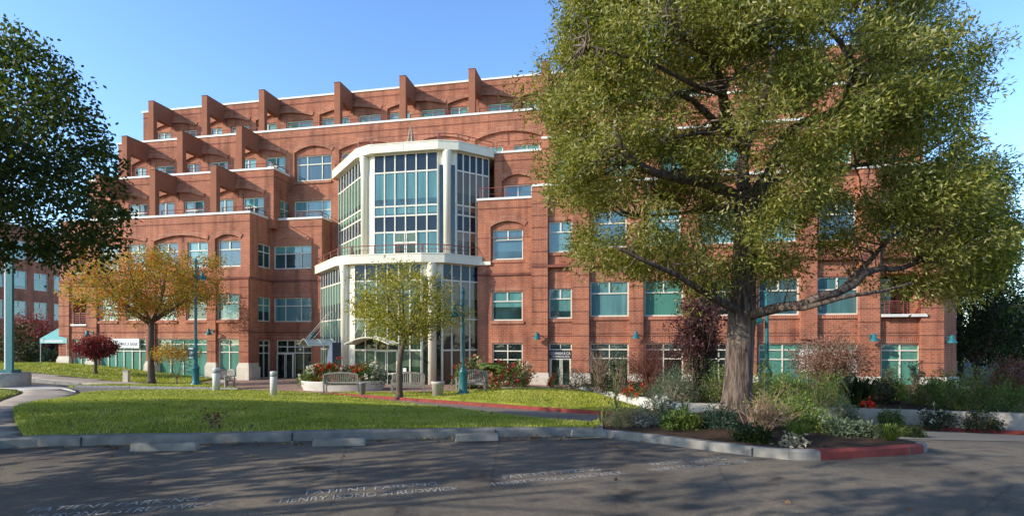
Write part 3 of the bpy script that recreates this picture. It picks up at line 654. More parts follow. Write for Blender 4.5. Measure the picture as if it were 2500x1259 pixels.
# ================================================================== GROUND
def H(px,py,o=0.0): return ghit(px,py,o)
def asphalt(name,k):
    m,nt,b=newmat(name); L=nt.links; tc=N(nt,'ShaderNodeTexCoord'); O=tc.outputs['Object']
    def noise(sc,det=6,rough=.6,dist=0):
        n=N(nt,'ShaderNodeTexNoise'); n.inputs['Scale'].default_value=sc; n.inputs['Detail'].default_value=det; n.inputs['Roughness'].default_value=rough; n.inputs['Distortion'].default_value=dist; L.new(O,n.inputs['Vector']); return n
    def mul(a,c):
        x=N(nt,'ShaderNodeMixRGB',blend_type='MULTIPLY'); x.inputs[0].default_value=1; L.new(a,x.inputs[1]); L.new(c,x.inputs[2]); return x.outputs[0]
    def rp(o,st):
        r=ramp(nt,st); L.new(o,r.inputs[0]); return r.outputs[0]
    c=rp(noise(9,10,.75).outputs['Fac'],[(.25,(.095*k,.078*k,.060*k)),(.5,(.14*k,.117*k,.092*k)),(.8,(.19*k,.163*k,.132*k))])
    c=mul(c,rp(noise(.45,6).outputs['Fac'],[(.34,(.62,.62,.65)),(.5,(1,1,1)),(.68,(1.3,1.26,1.2))]))
    c=mul(c,rp(noise(1.3,4,.5,.5).outputs['Fac'],[(.27,(.45,.44,.44)),(.36,(1,1,1))]))          # oil and damp stains
    v=N(nt,'ShaderNodeTexVoronoi'); v.feature='DISTANCE_TO_EDGE'; v.inputs['Scale'].default_value=.33
    nd=noise(1.6,5); mx=N(nt,'ShaderNodeMixRGB'); mx.inputs[0].default_value=.13; L.new(O,mx.inputs[1]); L.new(nd.outputs['Color'],mx.inputs[2]); L.new(mx.outputs[0],v.inputs['Vector'])
    c=mul(c,rp(v.outputs['Distance'],[(.0,(.72,.72,.72)),(.003,(.85,.85,.85)),(.006,(1,1,1))]))     # cracks
    v2=N(nt,'ShaderNodeTexVoronoi'); v2.inputs['Scale'].default_value=120; L.new(O,v2.inputs['Vector']); c=mul(c,rp(v2.outputs['Distance'],[(.1,(.7,.7,.7)),(.6,(1.18,1.18,1.18))]))
    L.new(c,b.inputs['Base Color']); b.inputs['Roughness'].default_value=.9; b.inputs['Specular IOR Level'].default_value=.2
    bp=N(nt,'ShaderNodeBump'); bp.inputs['Strength'].default_value=.6; bp.inputs['Distance'].default_value=.03; L.new(noise(70,8).outputs['Fac'],bp.inputs['Height']); L.new(bp.outputs[0],b.inputs['Normal'])
    return m
ASPH=asphalt('asphalt',1.4)
ASPH2=groundmat('drive_asphalt',[(.25,(.20,.18,.155)),(.75,(.28,.255,.225))],5,bump=.4,bscale=80,big=(.4,(.8,.8,.8),(1.1,1.1,1.1)))
PAV=groundmat('brick_paving',[(.3,(.30,.19,.145)),(.7,(.42,.28,.22))],3,bump=.2,bscale=30,big=(.4,(.85,.85,.85),(1.1,1.08,1.05)))
WALK=groundmat('sidewalk_concrete',[(.25,(.38,.32,.26)),(.75,(.50,.43,.36))],2.2,bump=.2,bscale=60,big=(.5,(.85,.85,.85),(1.08,1.05,1.02)))
WALK2=groundmat('pale_concrete',[(.25,(.52,.49,.44)),(.75,(.64,.60,.54))],2.2,bump=.2,bscale=60)
GRASSB=groundmat('lawn_soil',[(.25,(.10,.14,.015)),(.5,(.24,.28,.04)),(.75,(.40,.37,.13))],6,bump=.6,bscale=120,big=(.8,(.62,.72,.65),(1.3,1.12,.95)))
MULCH=groundmat('bark_mulch',[(.25,(.035,.022,.015)),(.55,(.085,.05,.032)),(.8,(.19,.125,.085))],14,bump=1.0,bscale=45)
DIRT=groundmat('earth',[(.3,(.10,.085,.06)),(.7,(.17,.15,.11))],1,bump=.3)
xs=np.concatenate([np.linspace(-900,-75,8),np.linspace(-70,70,57),np.linspace(80,900,8)]); ys=np.concatenate([np.linspace(-300,-8,6),np.linspace(-6,60,45),np.linspace(70,1500,9)])
mb=MB()
for y in ys:
    for x in xs: mb.v.append((x,y,float(g(x,y))-.03))
n=len(xs)
for j in range(len(ys)-1):
    for i in range(n-1): mb.f.append((j*n+i,j*n+i+1,(j+1)*n+i+1,(j+1)*n+i)); mb.m.append(0)
tag(mb.build('ground',DIRT,None,True),kind='structure')
gz=lambda o:(lambda x,y: float(g(x,y))+o)
lot=[(-60,-12),(60,-12),(60,9),(45,13.5),(-9,10.2),(-20,9),(-60,9)]
tag(sheet('parking_lot',[(-60,-12),(50,-12),(50,13),(9,11),(1.5,11),(-9,9.6),(-60,9.6)],gz(0.0),ASPH,1.0),kind='structure')
Kl=lambda X: 26.4-(X+8.7)*.604          # kerb line on the far side of the drive
drive=[(-9,9.62),(1.5,11.02),(9,11.02),(50,13.02),(50,-3),(34,Kl(34)+.1),(5.7,Kl(5.7)+.1),(-8.9,26.6),(-12.5,28.0),(-15,29.3),(-18.5,30.2),(-24,31),(-60,33),(-60,20),(-24,24.5)]
tag(sheet('drive',[(-8.8,9.64),(1.5,11.04),(9,11.04),(15,11.3),(34,5.0),(34,Kl(34)+.1),(5.7,Kl(5.7)+.1),(-8.9,26.6),(-12.5,28.2),(-15,29.3),(-18.5,30.2),(-24,31.2),(-62,35),(-62,22),(-22,24)],gz(.006),ASPH2,.9),kind='structure')
# plaza of brick pavers
pl=[(-9.2,26.75),(-1.6,27.6),(.4,29.6),(5.2,29.5),(8.2,26),(10,32.5),(4,35.6),(-6.5,42),(-20,42),(-24,41),(-21,36),(-17.6,31.6),(-15.2,29.5),(-12.4,28.3)]
tag(sheet('brick_plaza',pl,gz(.02),PAV,1.0),kind='structure')
# lots of lawns
def lawnH(x,y): return float(g(x,y))+.13
def bump1(x,y): return .16*math.exp(-((x+9)/5.5)**2-((y-17)/4.5)**2)
L1=[(-7.9,8.65),(-5.0,8.95),(-2.4,9.35),(-.3,9.78),(1.55,10.1),(2.0,11.6),(2.3,13.6)]+[H(px,py,.1) for px,py in ((1440,1033),(1300,1021),(1200,1010),(1100,998),(1000,986),(900,974),(850,967),(780,960),(700,955),(600,952),(500,951),(400,951),(300,953),(230,956),(195,960),(165,972))]+[(-11.8,12.6),(-9.9,10.6)]
def lawn1H(x,y): return lawnH(x,y)+bump1(x,y)
lawn1=sheet('lawn',L1,lawn1H,GRASSB,.6,skirt=.25); tag(lawn1,kind='structure')
L2=[(-9.2,26.75)]+[(x,Kl(x)+.17) for x in (-8.4,-6,-4,-2,0,2,3.5,5.0)]+[(5.3,18.7),(4.6,22.5),(3.9,26.8),(3.5,28.4),(.6,29.2),(-1.6,27.4),(-5,27.0)]
def lawn2H(x,y): return lawnH(x,y)+.02+.28*math.exp(-((x-.8)/3.2)**2-((y-25)/3.2)**2)
lawn2=sheet('lawn',L2,lawn2H,GRASSB,.6,skirt=.25); tag(lawn2,kind='structure')
L3=[H(-60,1010,.1),H(0,976,.1),H(52,957,.1),H(40,951,.1),H(0,949,.1),(-40,24)]
lawn3=sheet('lawn',L3,lawnH,GRASSB,.6,skirt=.25); tag(lawn3,kind='structure')
L4=[(-46,37.5),(-33,35.6),(-27,34.2),(-22,32.9),(-19,32.5),(-17.5,32.2),(-18.2,33.2),(-21,35),(-21.5,38.5),(-24,40.0),(-35.3,41.8),(-41,47),(-50,50)]
def lawn4H(x,y): return lawnH(x,y)-.03
lawn4=sheet('lawn',L4,lawn4H,GRASSB,.8,skirt=.2); tag(lawn4,kind='structure')
L5=[(-25.5,30.6),(-22,31.0),(-19.5,30.6),(-16.8,30.25),(-15.4,29.9),(-15.8,30.6),(-18,31.6),(-22,32.3),(-24.5,31.6)]
lawn5=sheet('lawn',L5,lawn4H,GRASSB,.8,skirt=.2); tag(lawn5,kind='structure')
# sidewalks on the left
SW=[(-7.7,8.6),(-9.6,10.7),(-11.5,12.75)]+[H(px,py,.06) for px,py in ((163,973),(190,959),(150,950),(60,951),(0,978),(-60,1012))]+[(-14.5,9.2)]
tag(sheet('sidewalk',SW,gz(.09),WALK,.8,skirt=.2),kind='structure')
AP=[H(px,py,.06) for px,py in ((150,950),(185,957),(180,950),(140,942),(70,938),(0,937),(-80,940),(0,950),(60,951))]
tag(sheet('concrete_apron',AP,gz(.11),WALK2,.8,skirt=.2),kind='structure')
SW2=[(-60,37.2),(-33,34.0),(-26,32.3),(-24.6,31.7),(-22,32.4),(-19,32.1),(-22,33.0),(-27,34.3),(-33,35.7),(-60,39.2)]
tag(sheet('sidewalk',SW2,gz(.12),WALK,.8,skirt=.25),kind='structure')
# kerbs
def kerb(name,pts,h=.15,w=.17,mats=(KERB,),seg=None,hf=None,lip=0.0):
    hf=hf or (lambda x,y: float(g(x,y)))
    mb=MB(); pts=[Vector((p[0],p[1])) for p in pts]; P2=[]
    # resample
    for i in range(len(pts)-1):
        L=(pts[i+1]-pts[i]).length; m=max(1,int(L/.6))
        for k in range(m): P2.append((pts[i]+(pts[i+1]-pts[i])*k/m, i))
    P2.append((pts[-1],len(pts)-2))
    out=[];inn=[]
    for i,(p,sg) in enumerate(P2):
        t=(P2[min(i+1,len(P2)-1)][0]-P2[max(i-1,0)][0]).normalized(); nn=Vector((-t.y,t.x))
        out.append(p); inn.append(p+nn*w)
    Q=lambda p,z:(p.x,p.y,hf(p.x,p.y)+z)
    for i in range(len(P2)-1):
        m=seg(P2[i][1]) if seg else 0
        a,b,c,d=out[i],out[i+1],inn[i+1],inn[i]; na=(d-a)*.16; nb=(c-b)*.16
        mb.quad(Q(a,-.12),Q(b,-.12),Q(b+nb*.5,h-.03),Q(a+na*.5,h-.03),m)
        mb.quad(Q(a+na*.5,h-.03),Q(b+nb*.5,h-.03),Q(b+nb*1.4,h),Q(a+na*1.4,h),m)
        mb.quad(Q(a+na*1.4,h),Q(b+nb*1.4,h),Q(c,h),Q(d,h),m)
        mb.quad(Q(d,h),Q(c,h),Q(c,-.12),Q(d,-.12),m)
    jm=len(mats)
    for i in range(4,len(P2)-2,5):
        a,d=out[i],inn[i]; t=(out[i+1]-out[i]).normalized()*.008; o_=(d-a).normalized()*.004
        lo=[a-o_-t,a-o_+t,d+t,d-t]; mb.hexa([Q(x,-.1) for x in lo]+[(x.x,x.y,hf(x.x,x.y)+h+(.003 if k>1 else -.02)) for k,x in enumerate(lo)],jm)
    for q,z in ((0,1),(-1,-1)):
        a,d=out[q],inn[q]; fc=[Q(a,-.12),Q(a,h-.02),Q(d,h),Q(d,-.12)]
        mb.poly(fc if z>0 else fc[::-1],seg(P2[q][1]) if seg else 0)
    return mb.build(name,list(mats)+[DARKM])
tag(kerb('kerb',[(-9.4,4.0),(-8.35,7.6),(-8.05,8.35),(-7.6,8.52),(-5.0,8.75),(-2.4,9.15),(-.3,9.58),(1.5,9.9)],.155,.2),kind='structure')
tag(kerb('kerb',[(-9.2,26.6)]+[(x,Kl(x)) for x in (-8.6,-6,-3,0,3,5.9)],.14,.17,(KRED,)),kind='structure')
tag(kerb('kerb',[(x,Kl(x)-.02) for x in (5.95,9,12,16,20,34)],.10,.15,(KRED,)),kind='structure')
tag(kerb('kerb',[(-60,36.7),(-33,33.6),(-26,31.9),(-25.4,31.1),(-25.2,30.6),(-22,30.6),(-19.3,30.2),(-16.8,29.85),(-15.2,29.45)],.14,.17),kind='structure')
# ------------------------------------------------------------------ planting island
ISL=[(1.52,9.86),(1.9,9.55),(2.5,8.95),(3.1,8.3),(3.55,7.88),(3.95,7.62),(4.4,7.58),(4.85,7.72),(5.5,7.95),(6.1,8.16),(6.45,8.32),(6.72,8.6),(6.8,8.95),(6.7,9.5),(6.55,10.8),(6.5,12.2),(6.6,13.6),(6.3,14.5),(5.4,14.9),(4.0,15.0),(2.8,14.6),(2.2,13.4),(1.8,11.6),(1.52,9.95)]
def islH(x,y): return float(g(x,y))+.11+.34*math.exp(-((x-4.9)/1.7)**2-((y-12)/2.6)**2)
tag(kerb('kerb',ISL,.135,.18,(KERB,KRED),seg=lambda i:1 if i in (6,7,8,9) else 0),kind='structure')
c0=Vector((4.5,11.0)); isl_in=[tuple(Vector(p)+(c0-Vector(p)).normalized()*.12) for p in ISL[:-1]]
tag(sheet('planting_bed',isl_in,islH,MULCH,.35,skirt=.3),kind='structure')
# raised bed behind the retaining wall
def bedH(x,y): return float(g(x,y))+.42
BED=[(5.75,18.0),(5.0,22.5),(4.2,27),(3.9,29.6),(8.6,32.4),(27,28.9),(40,26),(40,-2.6),(34,Kl(34)+.35),(20,Kl(20)+.35),(12,Kl(12)+.35),(6.3,Kl(6.3)+.35)]
tag(sheet('planting_bed',BED,bedH,MULCH,.9,skirt=.3),kind='structure')
def low_wall(pts,h,label,th=.22,mat=CONC):
    P2=[]
    for i in range(len(pts)-1):
        a,b=Vector(pts[i]),Vector(pts[i+1]); m=max(1,int((b-a).length/.8))
        for k in range(m): P2.append(a+(b-a)*k/m)
    P2.append(Vector(pts[-1])); mb=MB()
    hs=h if callable(h) else (lambda i:h)
    for i in range(len(P2)-1):
        a,b=P2[i],P2[i+1]; d=(b-a).normalized(); nn=Vector((-d.y,d.x))*th
        za,zb=float(g(a.x,a.y)),float(g(b.x,b.y))
        mb.hexa([(a.x,a.y,za-.3),(b.x,b.y,zb-.3),(b.x+nn.x,b.y+nn.y,zb-.3),(a.x+nn.x,a.y+nn.y,za-.3),(a.x,a.y,za+hs(i/len(P2))),(b.x,b.y,zb+hs((i+1)/len(P2))),(b.x+nn.x,b.y+nn.y,zb+hs((i+1)/len(P2))),(a.x+nn.x,a.y+nn.y,za+hs(i/len(P2)))])
    return tag(mb.build('retaining_wall',mat),label,'retaining wall')
low_wall([(3.7,29.3),(4.15,26.8),(4.95,22.5),(5.72,17.95)],lambda t:.33+.2*t,'white lit end of concrete retaining wall beside the far lawn',mat=plain('sunlit_wall',(.62,.59,.53),rough=.85,var=.12))  # sunlit stretch: same concrete wall, with the sunlight put into a paler colour
low_wall([(5.72,Kl(5.72)+.18),(12,Kl(12)+.18),(20,Kl(20)+.18),(34,Kl(34)+.18)],.53,'grey concrete retaining wall above the red kerb along the drive')
low_wall([(-.6,29.05),(2.4,28.9)],.24,'low concrete edging slab at the top of the far lawn',th=.4)
POLY={'isl':isl_in,'l1':L1,'l2':L2,'l3':L3,'l4':L4,'l5':L5,'bed':BED}
def surf(x,y):
    for k,hf in (('isl',islH),('l1',lawn1H),('l2',lawn2H),('l3',lawnH),('l4',lawn4H),('l5',lawn4H),('bed',bedH)):
        if inside(POLY[k],[x],[y])[0]: return hf(x,y)
    return float(g(x,y))+.02
def SH(px,py):
    rx=(px-CX)/F
    for d in np.arange(4.0,90,.06):
        if EZ+(HZ-py)*d/F <= surf(rx*d,d): return Vector((rx*d,d,surf(rx*d,d)))
    return Vector((rx*60,60,0))
# ------------------------------------------------------------------ grass blades
def mesh_np(name,V,Fq,mat,parent=None):
    me=bpy.data.meshes.new(name); nv=len(V); nf=len(Fq); k=Fq.shape[1]
    me.vertices.add(nv); me.vertices.foreach_set('co',V.astype(np.float32).ravel())
    me.loops.add(nf*k); me.loops.foreach_set('vertex_index',Fq.astype(np.int32).ravel())
    me.polygons.add(nf); me.polygons.foreach_set('loop_start',np.arange(0,nf*k,k,dtype=np.int32))
    try: me.polygons.foreach_set('loop_total',np.full(nf,k,dtype=np.int32))
    except Exception: pass
    for q in (mat if isinstance(mat,(list,tuple)) else [mat]): me.materials.append(q)
    me.update(calc_edges=True); me.validate()
    o=bpy.data.objects.new(name,me); C.objects.link(o)
    if parent: o.parent=parent
    return o
GRASS=leafmat('grass_blade',[(.19,.23,.016),(.36,.40,.035),(.50,.52,.075),(.62,.55,.21)],trans=.15,rough=.6)
def grass(poly,hf,n,h,w,label,near=True):
    xs=[p[0] for p in poly]; ys=[p[1] for p in poly]; pts=[]
    X=rng.uniform(min(xs),max(xs),n*4); Y=rng.uniform(min(ys),max(ys),n*4)
    if near: keep=rng.uniform(0,1,n*4)<np.clip((11.0/np.maximum(Y,6))**1.6,0.05,1); X,Y=X[keep],Y[keep]
    k=inside(poly,X,Y); X,Y=X[k][:n],Y[k][:n]; n=len(X)
    Z=np.array([hf(a,b) for a,b in zip(X,Y)])
    sc=np.maximum(1,Y/15.0)
    a=rng.uniform(0,2*pi,n); hh=h*rng.uniform(.5,1.3,n)*np.sqrt(sc); ww=w*rng.uniform(.7,1.3,n)*sc
    lx,ly=rng.normal(0,.45,n)*hh,rng.normal(0,.45,n)*hh
    V=np.empty((n,3,3)); V[:,0]=np.stack([X-np.cos(a)*ww,Y-np.sin(a)*ww,Z-.01],1); V[:,1]=np.stack([X+np.cos(a)*ww,Y+np.sin(a)*ww,Z-.01],1); V[:,2]=np.stack([X+lx,Y+ly,Z+hh],1)
    o=mesh_np('grass',V.reshape(-1,3),np.arange(n*3).reshape(-1,3),GRASS)
    return tag(o,label,'grass',kind='stuff')
grass(L1,lawn1H,85000,.05,.008,'short green grass of the large lawn beside the parking lot')
grass(L2,lawn2H,26000,.05,.008,'short green grass of the far lawn behind the red kerb',near=False)
grass(L3,lawnH,6000,.05,.008,'short green grass of the corner lawn left of the sidewalk',near=False)
grass(L4,lawn4H,14000,.06,.01,'short green grass of the sloping lawn under the dark red maple',near=False)
grass(L5,lawn4H,5000,.06,.01,'short green grass around the multicoloured autumn tree',near=False)
# ------------------------------------------------------------------ leaves
def leaf_quads(Cn, Dr, L, Wd, fold=.12):
    n=len(Cn); Dr=Dr/np.linalg.norm(Dr,axis=1,keepdims=True)
    r=rng.normal(size=(n,3)); s=np.cross(Dr,r); s/=np.linalg.norm(s,axis=1,keepdims=True)+1e-9; nn=np.cross(Dr,s)
    L=L*rng.uniform(.65,1.3,(n,1)); Wd=Wd*rng.uniform(.7,1.25,(n,1))
    V=np.empty((n,4,3)); V[:,0]=Cn; V[:,1]=Cn+Dr*L*.45+s*Wd*.5+nn*Wd*fold; V[:,2]=Cn+Dr*L; V[:,3]=Cn+Dr*L*.45-s*Wd*.5+nn*Wd*fold
    return V.reshape(-1,3), np.arange(n*4).reshape(-1,4)
def clump_leaves(name,cl,per,spread,L,Wd,mat,parent,center=None,droop=.25,out=.6,flat=1.0):
    cl=np.asarray(cl,float); n=len(cl)*per
    base=np.repeat(cl,per,axis=0); o=rng.normal(size=(n,3))*spread; o[:,2]*=flat
    p=base+o; d=rng.normal(size=(n,3))
    if center is not None:
        q=p-np.asarray(center); q/=np.linalg.norm(q,axis=1,keepdims=True)+1e-9; d+=q*out
    oo=o/(np.linalg.norm(o,axis=1,keepdims=True)+1e-9); d+=oo*.7; d[:,2]-=droop
    V,Fq=leaf_quads(p,d,L,Wd); return mesh_np(name,V,Fq,mat,parent)
def crown_points(poly,holes,d,nc,tmax,seed,shape=1.0):
    """clump centres filling a crown whose outline is a polygon in the plane at depth d (metres from the camera)"""
    r=np.random.default_rng(seed); P=[(float((x-CX)/F*d),float(EZ+(HZ-y)*d/F)) for x,y in poly]
    xs=[p[0] for p in P]; zs=[p[1] for p in P]; pts=[]
    E=np.array(P); E2=np.roll(E,-1,0)
    while len(pts)<nc:
        X=r.uniform(min(xs),max(xs),4000); Z=r.uniform(min(zs),max(zs),4000); k=inside(P,X,Z); X,Z=X[k],Z[k]
        q=np.stack([X,Z],1)[:,None,:]; ab=(E2-E)[None]; ap=q-E[None]; t=np.clip((ap*ab).sum(2)/((ab*ab).sum(2)+1e-9),0,1)
        dist=np.sqrt(((ap-ab*t[...,None])**2).sum(2)).min(1)
        th=np.minimum(tmax,np.sqrt(np.maximum(dist,0)*2.2*shape*tmax*.6))
        # hollow-ish: leaves gather toward the outside of the volume
        sgn=r.uniform(-1,1,len(X)); sgn=np.sign(sgn)*np.abs(sgn)**.55; Y=d+sgn*th
        for x,y,z in zip(X,Y,Z):
            sx=CX+F*x/d; sy=HZ-F*(z-EZ)/d; ok=True
            for hx,hy,rx_,ry_,keep in holes:
                if ((sx-hx)/rx_)**2+((sy-hy)/ry_)**2<1 and r.uniform()>keep: ok=False; break
            if ok:
                # keep the silhouette: scale with depth
                k=y/d; pts.append((x*k,y,EZ+(z-EZ)*k))
                if len(pts)>=nc: break
    return np.array(pts)
def limb(mb,pts,r0,r1,wob=.04,n=9,sub=4):
    """pts: points; smooth spline with wobble, tapering"""
    P=[Vector(p) for p in pts]; out=[]
    for i in range(len(P)-1):
        a=P[max(i-1,0)];b=P[i];c=P[i+1];d=P[min(i+2,len(P)-1)]
        for k in range(sub):
            t=k/sub; out.append(.5*((2*b)+(c-a)*t+(2*a-5*b+4*c-d)*t*t+(3*b-a-3*c+d)*t**3))
    out.append(P[-1]); m=len(out)
    for i in range(1,m-1): out[i]=out[i]+Vector(rng.normal(0,wob,3))*(r0*1.0)
    rad=[r0+(r1-r0)*(i/(m-1))**.8 for i in range(m)]
    rad=[q*rng.uniform(.94,1.06) for q in rad]
    mb.tube(out,rad,n); return out
# ---------------- the big tree
BIGD=12.5
tx=Vector((0,0,0)); 
bt=empty('broadleaf_tree','huge old tree with thick grey trunk in the planting island','tree',(5.3,BIGD,islH(5.3,BIGD)))
base=Vector((5.3,BIGD,islH(5.3,BIGD)))
def bp(px,py,dd=0): 
    d=BIGD+dd; return at(px,py,d)-base
tk=MB(); sk=[]
def L_(pts,r0,r1,**k):
    o=limb(tk,[bp(*p) for p in pts],r0,r1,**k); sk.extend(o); return o
# trunk with root flare and furrowed outline
tp=[bp(1797,1025),bp(1798,1000),bp(1800,960),bp(1804,900),bp(1808,820),bp(1812,760),bp(1815,690),bp(1818,600),bp(1822,540),bp(1824,490)]
tr=[.44,.37,.32,.30,.295,.31,.275,.245,.235,.265]
o=len(tk.v); NN=28; pts=[];rad=[]
for i in range(len(tp)-1):
    for k in range(5):
        t=k/5; pts.append(tp[i].lerp(tp[i+1],t)); rad.append(tr[i]*(1-t)+tr[i+1]*t)
pts.append(tp[-1]); rad.append(tr[-1]); tk.tube(pts,rad,NN); sk.extend(pts)
ph=rng.uniform(0,6.28,6)
for i in range(len(pts)):
    for j in range(NN):
        v=Vector(tk.v[o+i*NN+j]); c=pts[i]; w=2*pi*j/NN
        low=max(0,1-i/9)
        k=1+.05*sin(9*w+ph[0]+.15*i)+.03*sin(14*w+ph[1]-.3*i)+low*.16*sin(5*w+ph[2])+rng.normal(0,.012)
        tk.v[o+i*NN+j]=tuple(c+(v-c)*k)
L_([(1822,500,0),(1795,480,-.2),(1740,452,-.6),(1690,440,-1.0),(1640,432,-1.4),(1590,418,-1.7),(1545,392,-2.0),(1515,350,-2.2),(1500,310,-2.3)],.17,.04)
L_([(1826,500,0),(1815,440,.1),(1812,400,.2),(1818,365,.2),(1795,338,-.2),(1760,310,-.6),(1720,272,-1.0),(1690,245,-1.3),(1650,225,-1.6)],.2,.04)
L_([(1818,370,.2),(1790,330,0),(1772,280,-.4),(1764,230,-.8),(1745,165,-1.2),(1715,130,-1.6),(1680,100,-1.9),(1630,40,-2.2)],.16,.045)
L_([(1764,230,-.8),(1790,190,-.5),(1830,160,-.3),(1870,130,0)],.07,.02)
L_([(1832,500,0),(1856,455,.3),(1880,420,.6),(1905,350,1.0),(1960,300,.6),(2020,280,0),(2060,255,-.6),(2078,200,-1.0),(2076,150,-1.3),(2040,90,-1.6),(1985,40,-1.8)],.17,.04)
L_([(1838,498,.1),(1862,470,.8),(1900,440,1.6),(1990,420,2.2),(2120,400,2.6),(2240,380,2.6),(2330,330,2.4)],.14,.03)
L_([(1815,770,0),(1850,765,-.5),(1900,750,-1.0),(1950,745,-1.3),(2000,725,-1.5),(2050,712,-1.6),(2090,690,-1.6),(2115,665,-1.5),(2150,655,-1.4),(2200,655,-1.2),(2280,620,-.8)],.13,.05)
L_([(1925,749,-1.2),(1960,752,-1.4),(2000,742,-1.6),(2060,725,-1.8),(2120,715,-1.8),(2165,708,-1.7),(2230,690,-1.5)],.065,.03)
L_([(1806,760,0),(1775,745,-.4),(1740,725,-.8),(1700,702,-1.2),(1650,670,-1.5),(1580,640,-1.8),(1500,600,-2.0)],.12,.03)
L_([(1822,520,0),(1790,505,.6),(1740,510,1.2),(1660,520,1.8),(1560,530,2.2)],.1,.03)
L_([(1760,312,-.6),(1720,322,-1.2),(1670,330,-1.7),(1610,345,-2.1)],.07,.02)
L_([(2050,712,-1.6),(2120,640,-.6),(2200,560,0),(2330,520,.5),(2430,500,.6)],.07,.02)
L_([(1818,365,.2),(1850,290,.6),(1880,180,.8),(1900,60,.8),(1910,-60,.6)],.13,.04)
L_([(1764,230,-.8),(1700,210,-1.6),(1600,160,-2),(1500,130,-2.2),(1430,110,-2.2)],.06,.02)
big_poly=[(1400,-120),(1360,-40),(1362,10),(1390,50),(1352,105),(1338,180),(1322,250),(1342,290),(1348,340),(1372,385),(1312,418),(1318,480),(1362,515),(1398,560),(1392,605),(1412,655),(1450,655),(1510,682),(1555,700),(1585,672),(1618,668),(1655,695),(1700,715),(1750,735),(1790,720),(1830,700),(1862,712),(1900,690),(1945,690),(1958,640),(1945,612),(2000,598),(2055,604),(2075,650),(2045,660),(2100,680),(2160,718),(2225,762),(2262,735),(2320,722),(2375,726),(2425,705),(2465,650),(2500,600),(2505,545),(2465,505),(2450,480),(2490,425),(2440,388),(2395,400),(2362,375),(2382,330),(2362,290),(2405,260),(2425,200),(2432,105),(2380,115),(2372,70),(2325,55),(2300,0),(2280,-60),(2200,-150),(1900,-220),(1600,-200)]
big_holes=[(1505,530,40,38,.25),(1765,240,36,80,.35),(1700,285,30,26,.3),(2095,445,52,45,.2),(2020,548,45,34,.3),(1660,330,36,24,.35),(2080,150,34,70,.5),(1850,430,40,60,.35),(1620,440,50,22,.35),(1930,570,70,40,.4),(1790,480,40,24,.4),(1800,620,30,60,.45),(2085,640,30,30,.3),(1480,420,28,22,.4),(1845,330,26,26,.4),(2130,490,40,30,.4)]
r_=np.random.default_rng(12)
bough=crown_points(big_poly,big_holes,BIGD,400,3.0,11)
limb_w=np.array([tuple(q+base) for q in sk]); lx,ly=CX+F*limb_w[:,0]/limb_w[:,1],HZ-F*(limb_w[:,2]-EZ)/limb_w[:,1]
cp=[]
PB=[(float(x),float(y)) for x,y in big_poly]
for c in bough:
    R0=r_.uniform(.42,.85); m=int(11+15*R0)
    for _ in range(m):
        u=r_.normal(size=3); u/=np.linalg.norm(u)
        if u[2]<-.35: continue
        q=c+u*R0*np.array([1.15,1.0,.62])*r_.uniform(.72,1.05)
        sx,sy=CX+F*q[0]/q[1],HZ-F*(q[2]-EZ)/q[1]
        if not inside(PB,[sx],[sy])[0] and r_.uniform()>.06: continue
        # foliage in front of the main limbs is thin
        dd=(lx-sx)**2+(ly-sy)**2; j=int(dd.argmin())
        if dd[j]<(30 if sx<1850 else 18)**2 and q[1]<limb_w[j,1]+.1 and r_.uniform()>.12: continue
        if any(((sx-hx)/rx_)**2+((sy-hy)/ry_)**2<1 and r_.uniform()>kp*1.2 for hx,hy,rx_,ry_,kp in big_holes): continue
        cp.append(q)
cp=np.array(cp); cl=cp-np.array(base)
BIGL=leafmat('olive_leaf',[(.06,.075,.016),(.165,.18,.032),(.34,.325,.075),(.58,.53,.28)],trans=.4,rough=.55,spec=.2)
inner=bough-np.array(base)
vis=[not any(((CX+F*q[0]/q[1]-hx)/rx_)**2+((HZ-F*(q[2]-EZ)/q[1]-hy)/ry_)**2<1.2 for hx,hy,rx_,ry_,kp in big_holes) for q in bough]
cl=np.concatenate([cl,np.repeat(inner[vis],2,axis=0)+r_.normal(size=(2*sum(vis),3))*.22])
clump_leaves('crown',cl,62,.135,.11,.034,BIGL,bt,center=(0,0,5),droop=.3,out=.5)
skn=np.array([tuple(q) for q in sk])
idx=rng.choice(len(cl),520,replace=False)
for i in idx:
    p=cl[i]; dd=((skn-p)**2).sum(1); dd[:46]+=6; j=int(dd.argmin())
    if dd[j]>9: continue
    a=Vector(skn[j]); b=Vector(p); m=a.lerp(b,.5)+Vector(rng.normal(0,.12,3)); m2=a.lerp(b,.25)+Vector(rng.normal(0,.06,3))
    tk.tube([a,m2,m,b],[.024,.02,.014,.007],5,cap=False)
tk.build('trunk',BARK,bt,True)
